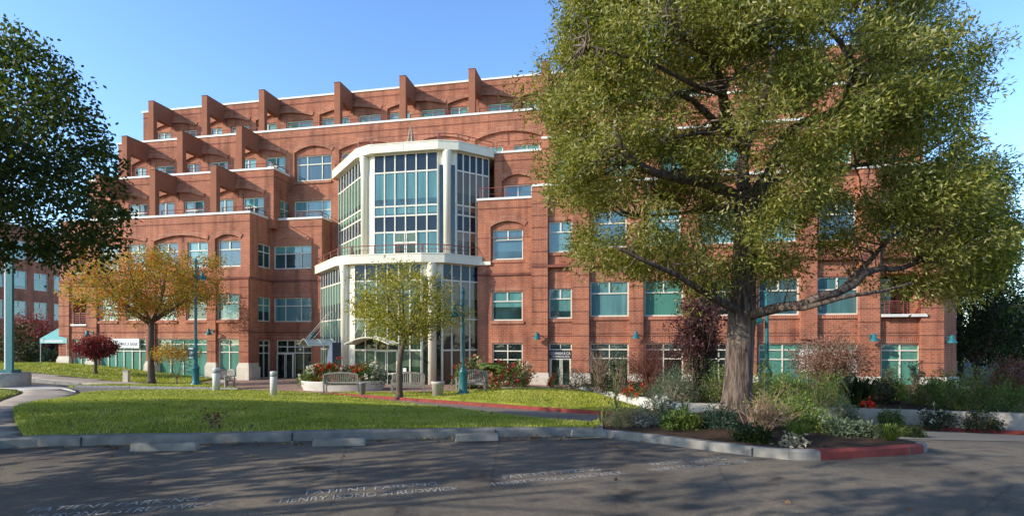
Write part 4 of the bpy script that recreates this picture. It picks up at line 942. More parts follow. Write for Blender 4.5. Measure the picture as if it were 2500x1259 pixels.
# ---------------- generic small tree
def small_tree(name,label,pos,fork_h,height,rx,rz,trunk_r,leaf,L,Wd,nclump,per,spread,bark,nl=9,seed=1,lean=0,droop=.2,crown_c=None,flatbot=.35,cat='tree',twig=.012,ry=None,group=None):
    global rng
    r=np.random.default_rng(seed); t=empty(name,label,cat,pos,0,group); mb=MB(); top=Vector((lean,0,fork_h)); ry=ry or rx
    limb(mb,[(0,0,-.1),(lean*.3+r.normal(0,.03),r.normal(0,.03),fork_h*.5),tuple(top)],trunk_r*1.12,trunk_r*.85,n=10)
    mb.tube([(0,0,-.1),(0,0,.12),(0,0,.3)],[trunk_r*1.7,trunk_r*1.3,trunk_r*1.1],10)
    cz=fork_h+(height-fork_h)*.5 if crown_c is None else crown_c
    ends=[]
    for i in range(nl):
        a=2*pi*(i+r.uniform(-.3,.3))/nl; el=r.uniform(.25,1.25)
        e=Vector((lean+cos(a)*rx*.72*cos(el*.9), sin(a)*ry*.72*cos(el*.9), cz+rz*.8*(sin(el)-.35)))
        m=top.lerp(e,.5)+Vector((cos(a)*.1*rx,sin(a)*.1*rx,-.05*rz))
        o=limb(mb,[top-Vector((0,0,r.uniform(0,.25)*fork_h*.4)),m,e],trunk_r*.5,trunk_r*.14,n=7,wob=.08); ends+=o[3:]
        for k in range(4):
            s=o[r.integers(2,len(o)-1)]; d=Vector((r.normal(0,.5),r.normal(0,.5),r.normal(.15,.4)))*rx*.45+Vector((cos(a),sin(a),.2))*rx*.25
            o2=limb(mb,[s,s+d*.5+Vector(r.normal(0,.05,3)),s+d],trunk_r*.18,twig,n=5,sub=3,wob=.15); ends+=o2[2:]
    ends=np.array([tuple(e) for e in ends]); cl=[]
    while len(cl)<nclump:
        u=r.normal(size=3); u/=np.linalg.norm(u); q=r.uniform(.25,1)**.5*(1+.16*sin(5*math.atan2(u[1],u[0])+seed)+.10*sin(7*u[2]+seed*2))
        p=np.array([lean+u[0]*rx*q,u[1]*ry*q,cz+u[2]*rz*q*(1 if u[2]>0 else (1-flatbot))])
        k=int(((ends-p)**2).sum(1).argmin())
        p=p*.72+ends[k]*.28; cl.append(p)
    for p in cl[::5]:
        k=int(((ends-p)**2).sum(1).argmin()); a=Vector(ends[k]); b=Vector(p); mb.tube([a,a.lerp(b,.5)+Vector(r.normal(0,.04,3)),b],[twig*.9,twig*.7,twig*.4],4,cap=False)
    mb.build('trunk',bark,t,True)
    clump_leaves('crown',cl,per,spread,L,Wd,leaf,t,center=(lean,0,cz),droop=droop)
    return t
AUT=leafmat('autumn_leaf',[(.09,.14,.02),(.20,.22,.03),(.40,.28,.035),(.54,.19,.03),(.48,.07,.045)],trans=.42)
YG=leafmat('yellow_green_leaf',[(.11,.13,.02),(.24,.25,.035),(.42,.38,.06),(.46,.32,.06)],trans=.42)
RED=leafmat('dark_red_leaf',[(0.063, 0.011, 0.017), (0.154, 0.02, 0.028), (0.238, 0.028, 0.039), (0.336, 0.07, 0.063)],trans=.3)
PUR=leafmat('purple_leaf',[(0.03, 0.014, 0.019), (0.068, 0.024, 0.03), (0.115, 0.043, 0.046), (0.162, 0.068, 0.068)],trans=.2)
YEL=leafmat('yellow_leaf',[(.32,.17,.02),(.45,.26,.03),(.5,.33,.05)],trans=.35)
DKG=leafmat('dark_green_leaf',[(.008,.016,.006),(.018,.034,.010),(.035,.06,.015),(.075,.095,.02)],trans=.28,spec=.3)
GRN=leafmat('shrub_leaf',[(0.05, 0.094, 0.023), (0.102, 0.16, 0.033), (0.168, 0.235, 0.05), (0.27, 0.3, 0.075)],trans=.25)
GYG=leafmat('grey_green_leaf',[(0.068, 0.101, 0.061), (0.121, 0.162, 0.095), (0.203, 0.243, 0.155)],trans=.2)
PALE=leafmat('pale_leaf',[(.20,.19,.08),(.29,.27,.13),(.37,.34,.19)],trans=.2)
SILV=leafmat('silver_leaf',[(.22,.21,.16),(.32,.30,.24),(.42,.38,.31)],trans=.15)
RUST=leafmat('rust_leaf',[(.10,.035,.025),(.18,.06,.04),(.26,.10,.065)],trans=.25)
PINKB=leafmat('dusty_pink_leaf',[(.17,.085,.065),(.27,.14,.105),(.36,.21,.16)],trans=.25)
FRED=leafmat('red_petal',[(.42,.012,.012),(.55,.02,.02),(.6,.05,.03)],trans=.2,rough=.5)
FWHT=leafmat('white_petal',[(.65,.62,.58),(.75,.73,.7)],trans=.2)
FPNK=leafmat('pink_petal',[(.55,.33,.27),(.65,.46,.38),(.7,.55,.46)],trans=.2)
FDRD=leafmat('crimson_petal',[(.28,.015,.03),(.38,.03,.045),(.45,.10,.09)],trans=.2)
TWIG=plain('twig_bark',(.30,.21,.15),rough=.9,var=.35,scale=20)
p=SH(370,937); s=p.y/F
small_tree('street_tree','round autumn tree in mixed green orange and red leaves beside the plaza',p,155*s,330*s,172*s,108*s,.19,AUT,.15,.08,680,30,.22,BARK2,nl=10,seed=5,crown_c=232*s,flatbot=.25)
p=SH(975,972); s=p.y/F
small_tree('street_tree','thin yellow green tree in front of the glass entrance',p,150*s,325*s,140*s,112*s,.135,YG,.14,.06,420,24,.2,BARKP,nl=9,seed=8,crown_c=218*s,flatbot=.15,lean=.25)
p=SH(233,912); s=p.y/F
small_tree('ornamental_maple','small dark red maple on the sloping lawn','tree' and p,34*s,92*s,45*s,28*s,.10,RED,.12,.065,300,30,.14,BARKP,nl=8,seed=3,crown_c=64*s,flatbot=.1)
p=SH(432,937); s=p.y/F
small_tree('sapling','thin multi stemmed sapling with yellow orange leaves','tree' and p,14*s,95*s,52*s,20*s,.03,YEL,.13,.06,110,18,.16,BARKP,nl=7,seed=4,crown_c=76*s,flatbot=.1)
# purple leaved tree in front of the right wing
p=SH(1706,965); p=Vector(((1706-CX)/F*21,21,bedH((1706-CX)/F*21,21))); s=21/F
PLUM=(p,s)
# ---------------- dark tree at the left edge
LD=11.0; lb=Vector((-13.0,LD,surf(-13.0,LD)))
lt=empty('broadleaf_tree','dark leaved tree reaching in from the left edge above the lawn','tree',lb)
lpoly=[(-420,-20),(-60,60),(10,70),(60,85),(95,118),(125,112),(170,170),(205,205),(228,262),(245,330),(270,372),(300,440),(292,480),(330,535),(300,560),(285,545),(300,585),(255,600),(285,622),(225,628),(190,600),(150,655),(120,625),(60,610),(20,650),(-60,600),(-420,640)]
lh=[(235,480,26,22,.25),(190,540,22,18,.2),(140,440,16,22,.3),(60,560,40,14,.3),(150,330,18,14,.3),(240,400,14,22,.3),(100,500,16,14,.2),(40,420,18,16,.3),(205,300,14,16,.3)]
LDL=leafmat('shaded_oval_leaf',[(.018,.034,.010),(.042,.07,.016),(.08,.11,.022),(.15,.17,.03)],trans=.4,rough=.45,spec=.3)
cp=crown_points(lpoly,lh,LD,1000,1.9,21)-np.array(lb)
clump_leaves('crown',cp,36,.13,.10,.062,LDL,lt,center=(0,0,5),droop=.4)
mb=MB(); o0=limb(mb,[(0,0,-.1),(.1,0,1.5),(.2,0,3.2)],.26,.2,n=12)
sk2=list(o0)
for e in ((2.0,.3,5.2),(2.6,-.6,4.0),(1.4,-.8,6.8),(2.9,.4,3.6),(.6,.9,7.4),(-1.4,.2,6.2),(1.9,.9,6.4)):
    sk2+=limb(mb,[(.2,0,3.0),tuple(Vector((.2,0,3.0)).lerp(Vector(e),.5)+Vector((0,0,.4))),e],.1,.025,n=7)
sn=np.array([tuple(q) for q in sk2])
for p in cp[::4]:
    j=int(((sn-p)**2).sum(1).argmin()); a=Vector(sn[j]); b=Vector(p); mb.tube([a,a.lerp(b,.5)+Vector(rng.normal(0,.06,3)),b],[.014,.01,.005],4,cap=False)
mb.build('trunk',BARK2,lt,True)
# trees standing left of the picture; they throw the dappled shade on asphalt and lawn
for i,(x,y,h,rx,lab) in enumerate([(-12.5,2.4,9.2,3.3,'tall leafy tree left of the picture shading the parking lot'),(-8.0,-2.0,9.0,3.2,'leafy tree behind the viewer shading the near asphalt'),(-14.8,7.0,8.2,2.7,'slim leafy tree left of the sidewalk shading the lawn edge'),(-18.5,9.6,10.0,3.4,'tall leafy tree beyond the sidewalk shading the middle of the lawn'),(-3.5,-5.0,10.0,3.6,'broad tree behind the viewer shading the right of the asphalt'),(4.0,-6.5,9.0,3.2,'broad tree behind the viewer shading the drive at right')]):
    small_tree('shade_tree',lab,Vector((x,y,float(g(x,y)))),2.4,h,rx,(h-2.4)*.52,.2,DKG,.24,.15,(78 if 'lawn' in lab else 31),120,.36,BARK2,nl=9,seed=30+i,flatbot=.1)
bk=None  # unseen trees added to block sky light and show up in window reflections
for i,(x,y) in enumerate([(1,-17),(10,-19),(19,-16),(29,-18),(-9,-24)]):
    lab='tall unseen tree added behind the viewer to block sky light'
    if bk is None: bk=small_tree('street_tree',lab,Vector((x,y,0)),2.2,13.5,4.6,5.6,.25,DKG,.45,.3,300,24,.5,BARK2,nl=10,seed=77,flatbot=0,group='unseen trees added behind the viewer')
    else:
        c=copy_tree(bk); c.location=(x,y,0); c.rotation_euler=(0,0,1.3*i)
# ================================================================== PLANTS
def pos(px,py,d=None,hf=None):
    if d is None: return SH(px,py)
    x=(px-CX)/F*d; return Vector((x,d,(hf or surf)(x,d)))
def shrub(name,label,p,w,h,mat,n=60,per=16,L=.07,Wd=.04,stem=None,flowers=None,nf=0,fs=.06,seed=0,cat='shrub',droop=0,dp=None,low=.0,spread=.10,group=None,rough=.2):
    r=np.random.default_rng(seed+100); t=empty(name,label,cat,p,0,group); dp=dp or w
    cl=[];u=r.normal(size=(n*3,3)); u/=np.linalg.norm(u,axis=1,keepdims=True)
    for q in u:
        if q[2]<-.1: continue
        k=r.uniform(.35,1)**.5*(1+rough*sin(4*math.atan2(q[1],q[0])+seed)+rough*.6*sin(9*q[0]+seed*3))
        cl.append((q[0]*w/2*k,q[1]*dp/2*k,max(.05,low*h+q[2]*h*(1-low)*k)))
        if len(cl)>=n: break
    mb=MB()
    for c in cl[::3]:
        c=Vector(c); b=Vector((c.x*.12+r.normal(0,.04),c.y*.12+r.normal(0,.04),-.05))
        mb.tube([b,b.lerp(c,.5)+Vector((c.x*.1,c.y*.1,.08*h)),c],[.012+.006*h,.008+.003*h,.004],5,cap=False)
    mb.build('stems',stem or TWIG,t)
    clump_leaves('foliage',cl,per,spread*max(.6,min(w,h)),L,Wd,mat,t,center=(0,0,h*.2),droop=droop)
    if flowers:
        top=sorted(cl,key=lambda c:-(c[2]-.35*c[1]))[:max(nf*2,8)]; idx=r.choice(len(top),min(nf,len(top)),replace=False)
        fm=[]
        for i in idx:
            c=np.array(top[i])*np.array([1.08,1.08,1.1]); m=14
            fm.append((c,m))
        for c,m in fm:
            cc=c+r.normal(size=(m,3))*fs*.3; dd=r.normal(size=cc.shape)+np.array([0,-.5,.7])
            V,Fq=leaf_quads(cc,dd,fs,fs*.8); mesh_np('flower',V,Fq,flowers,t)
    return t
def tuft(name,label,p,w,h,mat,n=120,bw=.018,seed=0,cat='grass clump',arch=.8,group=None):
    r=np.random.default_rng(seed+300); t=empty(name,label,cat,p,0,group)
    V=[];Fq=[]
    for i in range(n):
        a=r.uniform(0,2*pi); q=r.uniform(.1,1); d=Vector((cos(a),sin(a),0)); hh=h*r.uniform(.6,1.1); out=w/2*q; s=Vector((-d.y,d.x,0))*bw*r.uniform(.7,1.2)
        b=d*out*.2; pts=[b,b+d*out*.35+Vector((0,0,hh*.6)),b+d*out*.7+Vector((0,0,hh*(.95))),b+d*out*1.05+Vector((0,0,hh*(1-.45*arch*q)))]
        k=len(V)
        for j,(pt,wd) in enumerate(zip(pts,(1,.9,.6,.08))): V+= [tuple(pt-s*wd),tuple(pt+s*wd)]
        for j in range(3): Fq.append((k+2*j,k+2*j+1,k+2*j+3,k+2*j+2))
    mesh_np('leaves',np.array(V),np.array(Fq),mat,t); return t
def twigs(name,label,p,w,h,mat=TWIG,n=60,leaf=None,nl=0,L=.05,seed=0,cat='shrub',th=.009):
    r=np.random.default_rng(seed+500); t=empty(name,label,cat,p); mb=MB(); ends=[]
    for i in range(n):
        a=r.uniform(0,2*pi); q=r.uniform(.15,1); d=Vector((cos(a)*w/2*q,sin(a)*w/2*q,h*r.uniform(.55,1)*(1-.25*q*q)))
        m1=d*.4+Vector(r.normal(0,.06*w,3))+Vector((0,0,.1*h)); m2=d*.75+Vector(r.normal(0,.08*w,3)); b=Vector(r.normal(0,.03,3)); b.z=-.03
        mb.tube([b,m1,m2,d],[th*1.3,th,th*.7,th*.35],5,cap=False); ends+=[m2,d]
        d2=d+Vector(r.normal(0,.15*w,3)); mb.tube([m1,(m1+d2)/2+Vector(r.normal(0,.04*w,3)),d2],[th*.7,th*.5,th*.3],4,cap=False); ends.append(d2)
    mb.build('branches',mat,t)
    if leaf:
        e=np.array([tuple(x) for x in ends]); e=e[e[:,2]>.1*h]; clump_leaves('foliage',e,max(1,nl//len(e)),.06*w,L,L*.6,leaf,t,center=(0,0,h*.3))
    return t
BL=lambda px,d: Vector(((px-CX)/F*d,d,bedH((px-CX)/F*d,d)))
IL=lambda px,py: SH(px,py)
def sz(p,px): return px*p.y/F
# --- bed in front of the right wing
twigs('plum_tree','purple leaved upright tree in front of the right wing',PLUM[0],125*PLUM[1],262*PLUM[1],mat=BARK2,n=70,leaf=PUR,nl=8200,L=.10,seed=33,cat='tree',th=.018)
def bshrub(px,d,wpx,hpx,label,mat,**k):
    p=BL(px,d); return shrub(k.pop('name','shrub'),label,p,wpx*d/F,hpx*d/F,mat,**k)
bshrub(1400,27,85,48,'low grey green feathery bush by the right wing door',GYG,n=90,per=20,L=.10,Wd=.025,seed=1)
bshrub(1350,27.5,26,34,'small plant with orange red flowers beside the stone pedestal',GRN,n=24,L=.09,seed=2,flowers=FRED,nf=10,fs=.10)
bshrub(1468,25.5,95,60,'dark green rosemary like bush under the second window',DKG,n=110,per=22,L=.10,Wd=.025,seed=3)
bshrub(1525,24.5,110,85,'tall dark green bush behind the red flowers',DKG,n=120,per=22,L=.10,Wd=.03,seed=4)
twigs('shrub','half bare reddish shrub in front of the second ground window',BL(1465,25),sz(BL(1465,25),90),sz(BL(1465,25),118),n=46,leaf=RUST,nl=300,L=.07,seed=5)
twigs('shrub','round red brown twiggy shrub right of the second ground window',BL(1585,22.5),sz(BL(1,22.5),128),sz(BL(1,22.5),140),mat=plain('red_twig',(.16,.06,.045),var=.3),n=150,leaf=RUST,nl=2600,L=.055,seed=6)
bshrub(1547,22,55,30,'low plant with clustered red flowers on the retaining wall',GRN,n=40,L=.07,seed=7,flowers=FRED,nf=26,fs=.085)
bshrub(1640,20,125,80,'silvery green lavender mound overhanging the retaining wall',GYG,n=170,per=24,L=.10,Wd=.022,seed=8)
bshrub(1690,21,90,120,'green and rust leaved bush below the purple tree',leafmat('mixed_leaf',[(.03,.06,.018),(.07,.10,.03),(.15,.11,.05)],trans=.2),n=120,per=18,L=.085,seed=9)
bshrub(1755,20,80,85,'bright green bush left of the big trunk',GRN,n=110,per=20,L=.09,seed=10)
bshrub(1865,20,80,95,'leafy green bush right of the big trunk by the lamp post',GRN,n=110,per=18,L=.09,seed=11)
for i,(px,d,w,h,lab,m) in enumerate([(1935,19,120,75,'mid green bush under the wide ground window',GRN),(2030,19,130,70,'dense green bush in front of the pink shrub',GRN),(2185,21,60,55,'small green bush under the balcony',GRN),(2275,19,90,65,'yellow green bush below the corner pedestal',leafmat('lime_leaf',[(.06,.10,.02),(.12,.18,.03),(.2,.26,.05)])),(2330,18,80,72,'green flowering bush right of the building corner',GRN),(2400,17,110,100,'tall soft green shrub near the right edge',GRN),(2480,16,110,75,'green shrub at the right edge behind the wall',GRN),(2150,19.5,60,60,'dark strappy bush beside the wide pier',DKG)]):
    bshrub(px,d,w,h,lab,m,n=130,per=20,L=.085,Wd=.04,seed=20+i)
p=BL(2025,21); tw=twigs('shrub','large dusty pink leaved shrub in front of the banner window',p,sz(p,165),sz(p,150),n=130,leaf=PINKB,nl=9000,L=.085,seed=31,th=.013)
p=BL(2470,17); twigs('shrub','rust red leaved shrub at the right edge',p,sz(p,110),sz(p,125),n=90,leaf=RUST,nl=2600,L=.08,seed=32)
for i,(px,d,hpx,lab) in enumerate([(2165,20,95,'tall rose stem left of the balcony window'),(2235,20,105,'tall rose stem with pale leaves by the corner pier'),(2290,19.5,95,'leggy rose bush in front of the corner pedestal'),(1505,22.5,120,'tall thin rose stem with yellow bud by the second window')]):
    p=BL(px,d); twigs('rose_bush',lab,p,sz(p,45),sz(p,hpx),n=12,leaf=GYG,nl=520,L=.08,seed=40+i,cat='rose')
tuft('agapanthus','dark strap leaved clump with red flowers beside it near the wide pier',BL(2100,17.3),sz(BL(1,17.3),120),sz(BL(1,17.3),78),DKG,n=170,bw=.028,seed=1,cat='strap plant')
shrub('flowering_plant','scarlet flowers among dark strap leaves',BL(2118,16.6),.35,.42,DKG,n=14,L=.06,seed=51,flowers=FRED,nf=9,fs=.11,cat='flowers')
# plants spilling over the wall
def spill(px,d,wpx,hpx,label,mat,fl=None,nf=0,seed=0):
    x=(px-CX)/F*d; y=Kl(x)+.1; return shrub('trailing_plant',label,Vector((x,y,float(g(x,y))+.12)),wpx*y/F,hpx*y/F,mat,n=80,per=20,L=.055,Wd=.035,seed=seed,flowers=fl,nf=nf,fs=.04,dp=.5,droop=.6,cat='trailing plant')
spill(2315,14,88,46,'white flowered trailing plant hanging over the retaining wall',DKG,FWHT,22,61)
spill(2430,13.5,90,50,'dark trailing plant over the right end of the wall',DKG,None,0,62)
spill(2190,14.6,50,36,'small green plant hanging over the wall by the drive',GRN,None,0,63)
# --- island plants
def ish(px,py,wpx,hpx,label,mat,**k):
    q=.78 if py>1045 else .92; py=py-(14 if py>1050 else 5); p=IL(px,py); return shrub(k.pop('name','shrub'),label,p,sz(p,wpx*q),sz(p,hpx*q),mat,**k)
tuft('iris','pale iris leaves at the left tip of the island',IL(1470,1036),sz(IL(1470,1036),50),sz(IL(1470,1036),42),PALE,n=26,bw=.016,seed=3,cat='iris',arch=.1)
ish(1520,1044,95,52,'pale yellow feathery mound at the left end of the island',PALE,n=110,per=22,L=.06,Wd=.014,seed=71)
ish(1565,1052,88,36,'grey woolly ground plant along the pale kerb',SILV,n=110,per=16,L=.05,Wd=.035,seed=72)
ish(1612,1030,110,62,'grey green bush dotted with white flowers',GYG,n=130,per=20,L=.06,Wd=.022,seed=73,flowers=FWHT,nf=14,fs=.06)
ish(1660,1060,90,48,'dark green spreading bush behind the kerb',GRN,n=110,per=20,L=.06,seed=74)
tuft('grass_clump','green grassy clump left of the big trunk',IL(1690,1048),sz(IL(1690,1048),70),sz(IL(1690,1048),38),GRN,n=220,bw=.009,seed=4)
ish(1755,1048,110,58,'bluish green bush at the foot of the big trunk',leafmat('blue_green_leaf',[(.02,.05,.035),(.045,.09,.06),(.08,.13,.09)]),n=140,per=22,L=.055,Wd=.022,seed=75)
tuft('iris','upright dark iris fan left of the trunk',IL(1672,1020),sz(IL(1672,1020),40),sz(IL(1672,1020),44),GRN,n=18,bw=.018,seed=5,cat='iris',arch=.1)
p=IL(1868,1052); twigs('shrub','tangled bare tan shrub right of the big trunk',p,sz(p,130),sz(p,84),mat=plain('tan_twig',(.38,.25,.16),var=.3),n=110,leaf=leafmat('lime_leaf2',[(.10,.14,.03),(.2,.24,.05)]),nl=260,L=.05,seed=76,th=.008)
for i,(px,py,w,h,lab,m) in enumerate([(1935,1040,120,72,'green leafy shrub in the middle of the island',GRN),(2000,1035,130,80,'large light green shrub in the island',GRN),(2065,1048,90,72,'fine leaved bush with orange buds at the right of the island',GYG),(1990,1066,90,40,'low green clump with white flowers in the island',GRN),(2050,1075,80,30,'low pale green plant above the red kerb',GYG),(1840,1090,80,22,'small dark creeping plant in the mulch',DKG),(2100,1078,60,22,'flat creeping plant near the red kerb',GYG)]):
    ish(px,py,w,h,lab,m,n=130,per=22,L=.058,Wd=.03,seed=80+i,flowers=(FWHT if i==3 else None),nf=5,fs=.05)
tuft('grass_clump','dark bushy grass clump in the centre of the mulch',IL(1945,1074),sz(IL(1945,1074),72),sz(IL(1945,1074),44),GRN,n=320,bw=.007,seed=6)
tuft('daylily','arching daylily clump at the right end of the island',IL(2170,1074),sz(IL(2170,1074),110),sz(IL(2170,1074),38),GRN,n=160,bw=.012,seed=7,cat='daylily',arch=1.0)
ish(2225,1078,60,26,'low dark green plant at the right tip of the island',DKG,n=60,per=18,L=.05,seed=91)
tuft('iris','small iris fan in the shaded mulch',IL(1830,1072),sz(IL(1830,1072),36),sz(IL(1830,1072),40),GYG,n=14,bw=.014,seed=8,cat='iris',arch=.2)
ish(1935,1104,36,10,'tiny silver leaved plant by the kerb',SILV,n=20,per=8,L=.07,Wd=.04,seed=92)
p=IL(1508,1046)+Vector((0,0,0)); twigs('rose_bush','thin rose stems rising from the island in front of the far lawn',p,sz(p,50),sz(p,120),mat=plain('green_stem',(.2,.19,.08)),n=6,leaf=GRN,nl=110,L=.06,seed=93,cat='rose',th=.006)
p=SH(522,1048); twigs('seedling','small rust leaved seedling in the lawn',p,sz(p,62),sz(p,42),n=10,leaf=RUST,nl=90,L=.06,seed=94,cat='seedling',th=.004)
# --- flower bed by block A
for i,(px,d,w,h,lab,f,nf) in enumerate([(1140,31,60,70,'flowering bush with crimson and cream blooms behind the lamp post',FDRD,26),(1155,32,70,78,'bush with large pale pink blooms by the pavilion corner',FPNK,16),(1238,30.5,80,66,'crimson flowering hydrangea right of the third bench',FDRD,40),(1272,31.5,60,66,'pale pink flowering hydrangea next to the stone pedestal',FPNK,22)]):
    x=(px-CX)/F*d; shrub('hydrangea',lab,Vector((x,d,surf(x,d))),w*d/F,h*d/F,GRN,n=80,per=16,L=.13,Wd=.08,seed=110+i,flowers=f,nf=nf,fs=.15,cat='flowering shrub')
def fern(px,d,hpx,label):
    x=(px-CX)/F*d; p=Vector((x,d,surf(x,d))); h=hpx*d/F; t=empty('tree_fern',label,'tree fern',p); mb=MB(); mb.tube([(0,0,-.05),(.02,0,h*.3),(0,0,h*.55)],[.12,.10,.09],8); mb.build('trunk',BARK2,t)
    V=[];Q=[]
    for i in range(15):
        a=2*pi*i/15+rng.uniform(-.2,.2); L=h*rng.uniform(.65,.85); e=rng.uniform(.5,1.2); d_=Vector((cos(a),sin(a),0))
        for k in range(26):
            s=k/26; c=d_*L*s*.85+Vector((0,0,h*.55+L*(s*e-.85*s*s)))
            sd=Vector((-d_.y,d_.x,0)); w=.34*L*math.sin(pi*(.12+.85*s))
            for sg in (-1,1):
                n0=len(V); V+=[tuple(c),tuple(c+sd*sg*w*.5+Vector((0,0,.02))+d_*.03),tuple(c+sd*sg*w-Vector((0,0,.06))+d_*.06),tuple(c+d_*.045)]; Q.append((n0,n0+1,n0+2,n0+3))
    mesh_np('fronds',np.array(V),np.array(Q),GRN,t)
fern(1206,31.5,78,'green tree fern between the flowering bushes')
# left background plants
for i,(px,d,w,h,lab,m) in enumerate([(45,46,80,84,'dark reddish shrub mass in front of the far left building',RUST),(35,42,90,90,'dark green bush left of the sloping lawn',DKG),(88,44,50,44,'loose green bush beside the teal canopy',GYG),(122,43,50,30,'low flowering bush by the corner pedestal',GYG)]):
    x=(px-CX)/F*d; shrub('shrub',lab,Vector((x,d,float(g(x,d)))),w*d/F,h*d/F,m,n=110,per=18,L=.2,Wd=.12,seed=130+i)
x=(75-CX)/F*48; small_tree('ornamental_maple','bare branched red leaved tree in front of the far left building','tree' and Vector((x,48,float(g(x,48)))),1.0,4.4,1.7,1.9,.09,RED,.17,.09,200,14,.28,BARK2,nl=10,seed=55)
# conifers right of the building
for i,(px,d,h,rx,lab) in enumerate([(2385,36,8.6,3.0,'dark evergreen tree right of the building'),(2345,42,11.5,3.0,'tall dark evergreen close behind the building corner'),(2455,40,4.6,2.0,'smaller dark evergreen near the right edge')]):
    x=(px-CX)/F*d; small_tree('evergreen_tree',lab,Vector((x,d,float(g(x,d)))),1.2,h,rx,(h-1.0)*.5,.2,DKG,.24,.10,330,34,.38,BARK2,nl=14,seed=60+i,flatbot=0)
for i,(px,d,h,rx,lab) in enumerate([(2485,70,7.5,4.5,'distant dark tree at the right horizon'),(2560,64,9,5,'distant tree beyond the right edge')]):
    x=(px-CX)/F*d; small_tree('distant_tree',lab,Vector((x,d,-1.2)),1.2,h,rx,(h-1.0)*.5,.2,DKG,.4,.25,260,26,.6,BARK2,nl=10,seed=70+i,flatbot=0)
# ================================================================== STREET FURNITURE
def lamp_post(label,p,h,sign=False,headside=-1):
    t=empty('lamp_post',label,'lamp post',p,0,'teal lamp posts around the plaza'); k=h/5.0
    mb=MB(); mb.lathe([(.30,-.05),(.30,.06),(.22,.12),(.19,.2),(.19,.95),(.22,1.0),(.21,1.06),(.11,1.22),(.10,1.3)],n=16); mb.build('base',TEAL,t,True)
    mb=MB(); mb.tube([(0,0,1.25),(0,0,h)],[.085,.07],12); mb.lathe([(.11,h-.02),(.11,h+.06),(.05,h+.16),(.03,h+.3)],n=12); mb.build('pole',TEAL,t)
    z=h-.95; mb=MB(); mb.tube([(0,0,z+.25),(headside*.2,0,z+.42),(headside*.38,0,z+.38),(headside*.4,0,z+.2)],.028,7); mb.build('arm',TEAL,t)
    mb=MB(); c=(headside*.4,0); mb.lathe([(.05,z+.26),(.09,z+.2),(.10,z+.08),(.17,z+.02),(.25,z-.1),(.27,z-.16)],c,18); sh=mb.build('lamp_shade',TEAL,t,True)
    mb=MB(); mb.lathe([(.02,z-.13),(.2,z-.14),(.16,z-.22),(.05,z-.27)],c,14); mb.build('lens',plain('frosted_lens',(.6,.58,.5),rough=.3),sh,True)
    if sign:
        mb=MB(); mb.box(-.42,-.05,-.12,-.10,1.55,2.3); s=mb.build('sign_panel',TEAL,t)
        mb=MB(); mb.box(-.38,-.09,-.128,-.121,1.6,1.72); mb.box(-.38,-.09,-.128,-.121,2.15,2.25)
        mb.poly([(-.235+.11*cos(a),-.126,1.93+.13*sin(a)) for a in np.linspace(0,2*pi,18)[:-1]]); mb.build('sign_symbol',WHITE,s)
    return t
p=SH(478,940); lamp_post('teal lamp post carrying a small sign beside the autumn tree',p,(940-640)*p.y/F,True,1)
p=SH(1131,961); lamp_post('teal lamp post standing in front of the third bench',p,(961-715)*p.y/F)
p=Vector(((1872-CX)/F*21.5,21.5,bedH((1872-CX)/F*21.5,21.5))); lamp_post('teal lamp post in the planting bed right of the big trunk',p,(955-715)*p.y/F+.2)
def post_left():
    p=SH(24,946); t=empty('sign_post','large square teal post on a concrete base at the left edge','post',p)
    s=p.y/F; mb=MB(); mb.lathe([(50*s,-.1),(50*s,32*s),(48*s,36*s),(30*s,37*s)],(-14*s,0),28); mb.build('concrete_base',CONC,t,True)
    mb=MB(); mb.box(-8*s,8*s,-3*s,3*s,36*s,340*s); mb.build('post',TEAL,t)
    mb=MB(); mb.box(-13*s,16*s,-13*s,13*s,36.5*s,44*s); mb.build('base_plate',TEAL,t)
    mb=MB(); mb.box(-11*s,-8.1*s,-3*s,-1*s,45*s,338*s); mb.build('edge_strip',WHITE,t)
post_left()
def bollard(px,py,h,label):
    p=SH(px,py); t=empty('bollard',label,'bollard',p,0,'white concrete bollards along the plaza'); s=p.y/F; r=8.2*s; h=h*s
    mb=MB(); mb.lathe([(r,-.05),(r,h*.78),(r*.93,h*.79),(r*.93,h*.9),(r,h*.91),(r,h*.985),(r*.9,h)],n=22); mb.build('post',plain('bollard_concrete',(.66,.64,.60),rough=.8,var=.1),t,True)
    mb=MB(); mb.lathe([(r*1.005,h*.79),(r*1.005,h*.905)],n=22); mb.build('light_band',GREYM,t,True)
bollard(668,964,58,'white bollard in the plaza right of the brick corner')
bollard(528,953,55,'white bollard in front of the wooden chairs')
p=SH(309,932); t=empty('utility_post','short pale square post at the foot of the sloping lawn','post',p); s=p.y/F
mb=MB(); mb.box(-6*s,6*s,-.12,.12,-.1,26*s); mb.build('post',PED,t); mb=MB(); mb.box(-6.6*s,6.6*s,-.14,.14,26*s,29*s); mb.build('cap',CONC,t)
